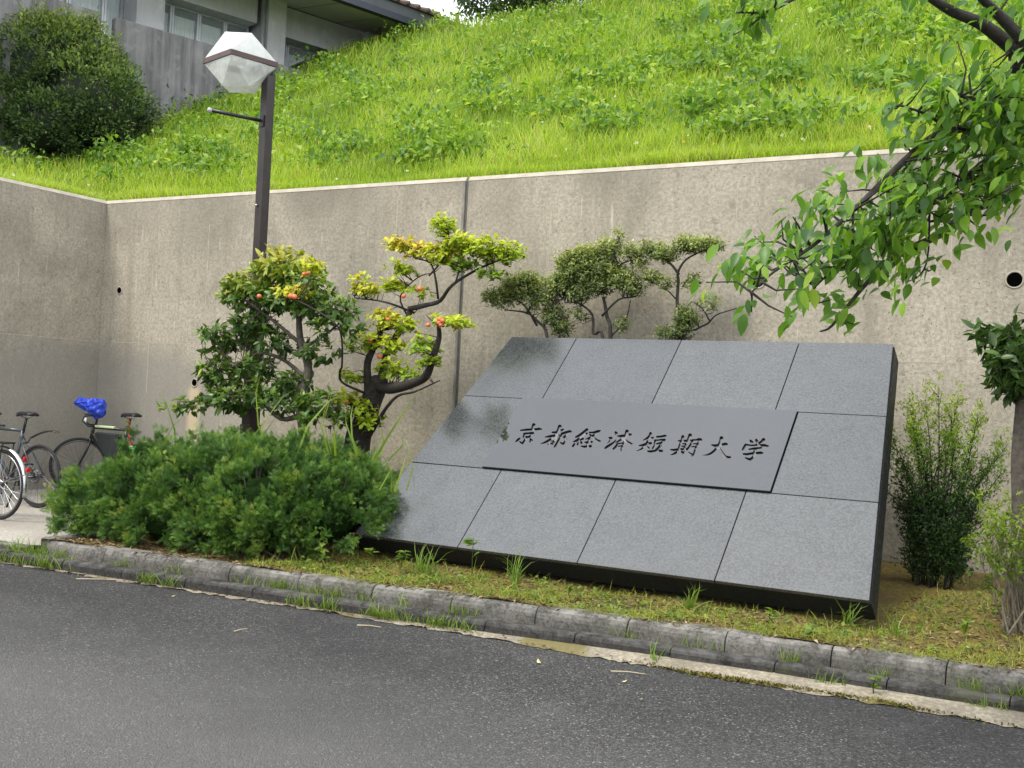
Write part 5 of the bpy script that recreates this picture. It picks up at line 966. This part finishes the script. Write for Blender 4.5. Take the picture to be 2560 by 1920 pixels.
for (x, y, z, n, h, sp_, lb) in [(47, 1400, .01, 40, .16, .14, 'grass tuft in the gutter at the left edge of the picture'), (105, 1410, .01, 50, .15, .16, 'thick grass tuft in the gutter left of the hedge'), (160, 1422, .01, 30, .11, .12, 'thin grass tuft in the gutter below the left end of the hedge'), (635, 1488, .01, 22, .08, .08, 'low grass tuft at the asphalt edge below the hedge'),
        (880, 1515, .01, 45, .12, .14, 'wide grass tuft in the gutter below the left foot of the sign'), (1017, 1545, .01, 36, .13, .1, 'bright grass tuft in the gutter under the first bottom tile'), (1100, 1566, .01, 34, .06, .1, 'low spreading grass tuft at the asphalt edge under the first bottom tile'), (1075, 1495, .065, 12, .2, .02, 'upright grass tuft in the kerb joint under the first bottom tile'), (1182, 1525, .065, 10, .17, .02, 'narrow grass tuft against the kerb below the second bottom tile'), (1215, 1530, .065, 12, .26, .025, 'tall slim grass tuft against the kerb below the second bottom tile'), (1320, 1545, .065, 12, .24, .025, 'tallest grass tuft on the kerb below the second bottom tile'),
        (1060, 1432, .2, 40, .16, .12, 'bushy grass tuft on the bed below the first bottom tile'), (1290, 1460, .2, 26, .2, .06, 'grass tuft on the bed below the second bottom tile'), (1640, 1655, .01, 10, .12, .05, 'small grass tuft at the asphalt edge below the third bottom tile'), (1100, 1510, .065, 14, .08, .04, 'short grass sprig at the foot of the kerb under the first bottom tile'), (1720, 1520, .2, 20, .12, .06, 'grass tuft at the foot of the sign below the fourth bottom tile'), (2120, 1560, .2, 14, .14, .05, 'grass tuft by the lower right corner of the sign'), (2240, 1590, .2, 10, .16, .05, 'long-bladed grass tuft right of the sign corner')]:
    grass_tuft(atZ(x, y, z), int(n*1.4), h*1.35, sp_, lb, GG)
for (x, y, z, h, nl, L, lb) in [(739, 1470, .03, .16, 12, .075, 'leafy weed in the gutter below the hedge'), (1180, 1440, .2, .27, 9, .08, 'tall broad-leaved weed in front of the sign below the second tile'), (932, 1490, .065, .13, 16, .06, 'bushy weed against the kerb below the left foot of the sign'), (2184, 1742, .01, .11, 12, .055, 'small leafy weed in the gutter near the right edge'), (2413, 1580, .21, .1, 6, .085, 'bright green seedling on the bed left of the lime shrub'), (1854, 1625, .065, .07, 4, .075, 'two-leaved seedling on the kerb foot below the fourth tile'), (1360, 1552, .065, .07, 20, .04, 'low clover-like weed at the kerb foot below the third tile'), (1000, 1425, .2, .14, 14, .06, 'weed on the bed below the first bottom tile'), (935, 1410, .2, .13, 12, .06, 'weed on the bed at the left foot of the sign'), (810, 1420, .2, .14, 12, .065, 'weed beside the right end of the hedge'), (1425, 1495, .2, .08, 10, .05, 'short weed on the bed below the third bottom tile'), (1935, 1560, .2, .09, 14, .05, 'ferny weed on the bed below the fourth bottom tile'), (2020, 1595, .2, .06, 8, .06, 'pale leafy weed behind the kerb below the fourth bottom tile')]:
    weed(atZ(x, y, z), h, lb, nl, L, 'leafy weeds along the kerb')
# tall grass blades growing through the hedge
for i, (x, y, Y, n, h, lb) in enumerate([(300, 1140, 7.3, 5, .5, 'long grass blades rising from the left end of the hedge by the bicycles'), (470, 1115, 7.2, 6, .5, 'arching grass blades in the hedge in front of the stained drain'), (690, 1120, 7.1, 6, .62, 'tall grass blades in the hedge before the lamp base'), (600, 1110, 7.3, 5, .36, 'short grass blades in the hedge left of the lamp base'), (860, 1115, 7.2, 7, .55, 'grass blades in the hedge before the camellia trunk'), (930, 1125, 7.1, 5, .6, 'tall grass blade clump in the hedge right of the fruit tree'), (420, 1150, 6.9, 4, .45, 'single long yellowish blades bending left from the hedge'), (1000, 1200, 6.9, 3, .4, 'grass blade leaning from the hedge over the sign edge')]):
    p = atY(x, y, Y); grass_tuft(p - np.array([0, 0, .08]), max(5, n), h * 1.25, .3, lb, 'grass growing through the hedge', .6, .018)
TWIG = plain('dry_twig', (.4, .33, .22), .8); DRY = plain('dry_leaf', (.42, .26, .12), .8, 0, .3, 30); PALE = plain('pale_dry_leaf', (.5, .42, .2), .8, 0, .3, 30)
def dry(p, L, W, mat, label):
    p = np.asarray(p, float) + [0, 0, .006]; a = rng.uniform(0, 6.28); V, T, Q, k_ = stamp(LEAF, p[None], np.array([[math.cos(a), math.sin(a), .05]]), np.array([[.1, .1, 1.]]), L, W, -1.2); o = np_mesh('fallen_leaf', V, [T, Q], mat, None, True); tag(o, label, 'leaf', 'fallen leaves on the road')
for x, y, L, mt, lb in [(1350, 1660, .05, PALE, 'curled pale dry leaf on the asphalt below the second tile'), (1555, 1706, .03, PALE, 'small yellow leaf on the asphalt right of the dry stalk'), (1603, 1748, .03, PALE, 'tiny pale leaf on the open asphalt right of centre'), (725, 1637, .035, DRY, 'brown leaf scrap on the asphalt left of centre'), (428, 1492, .03, PALE, 'pale leaf on the dark asphalt below the hedge'), (2405, 1720, .04, PALE, 'tan leaf in the gutter near the right edge'), (1385, 1600, .06, DRY, 'curled brown leaf in the gutter below the third tile'), (1290, 1425, .04, DRY, 'brown leaf on the bed in front of the sign')]:
    dry(atZ(x, y, .005), L, L*.5, mt, lb)
for (a, b_, lb) in [((1527, 1678), (1612, 1685), 'straight dry grass stalk lying on the asphalt below the third tile'), ((893, 1563), (953, 1568), 'bent dry stalk lying on the asphalt below the left foot of the sign'), ((585, 1578), (618, 1572), 'short pale twig lying on the asphalt below the hedge'), ((190, 1447), (330, 1452), 'long dry stalk lying at the asphalt edge below the hedge')]:
    m = MB(); p, q = atZ(*a, .008), atZ(*b_, .01); m.tube([p, (p+q)/2 + [0, .006, .004], q], [.004, .003, .002], 5); tag(m.build('dry_stalk', TWIG), lb, 'twig', 'dry stalks on the road')
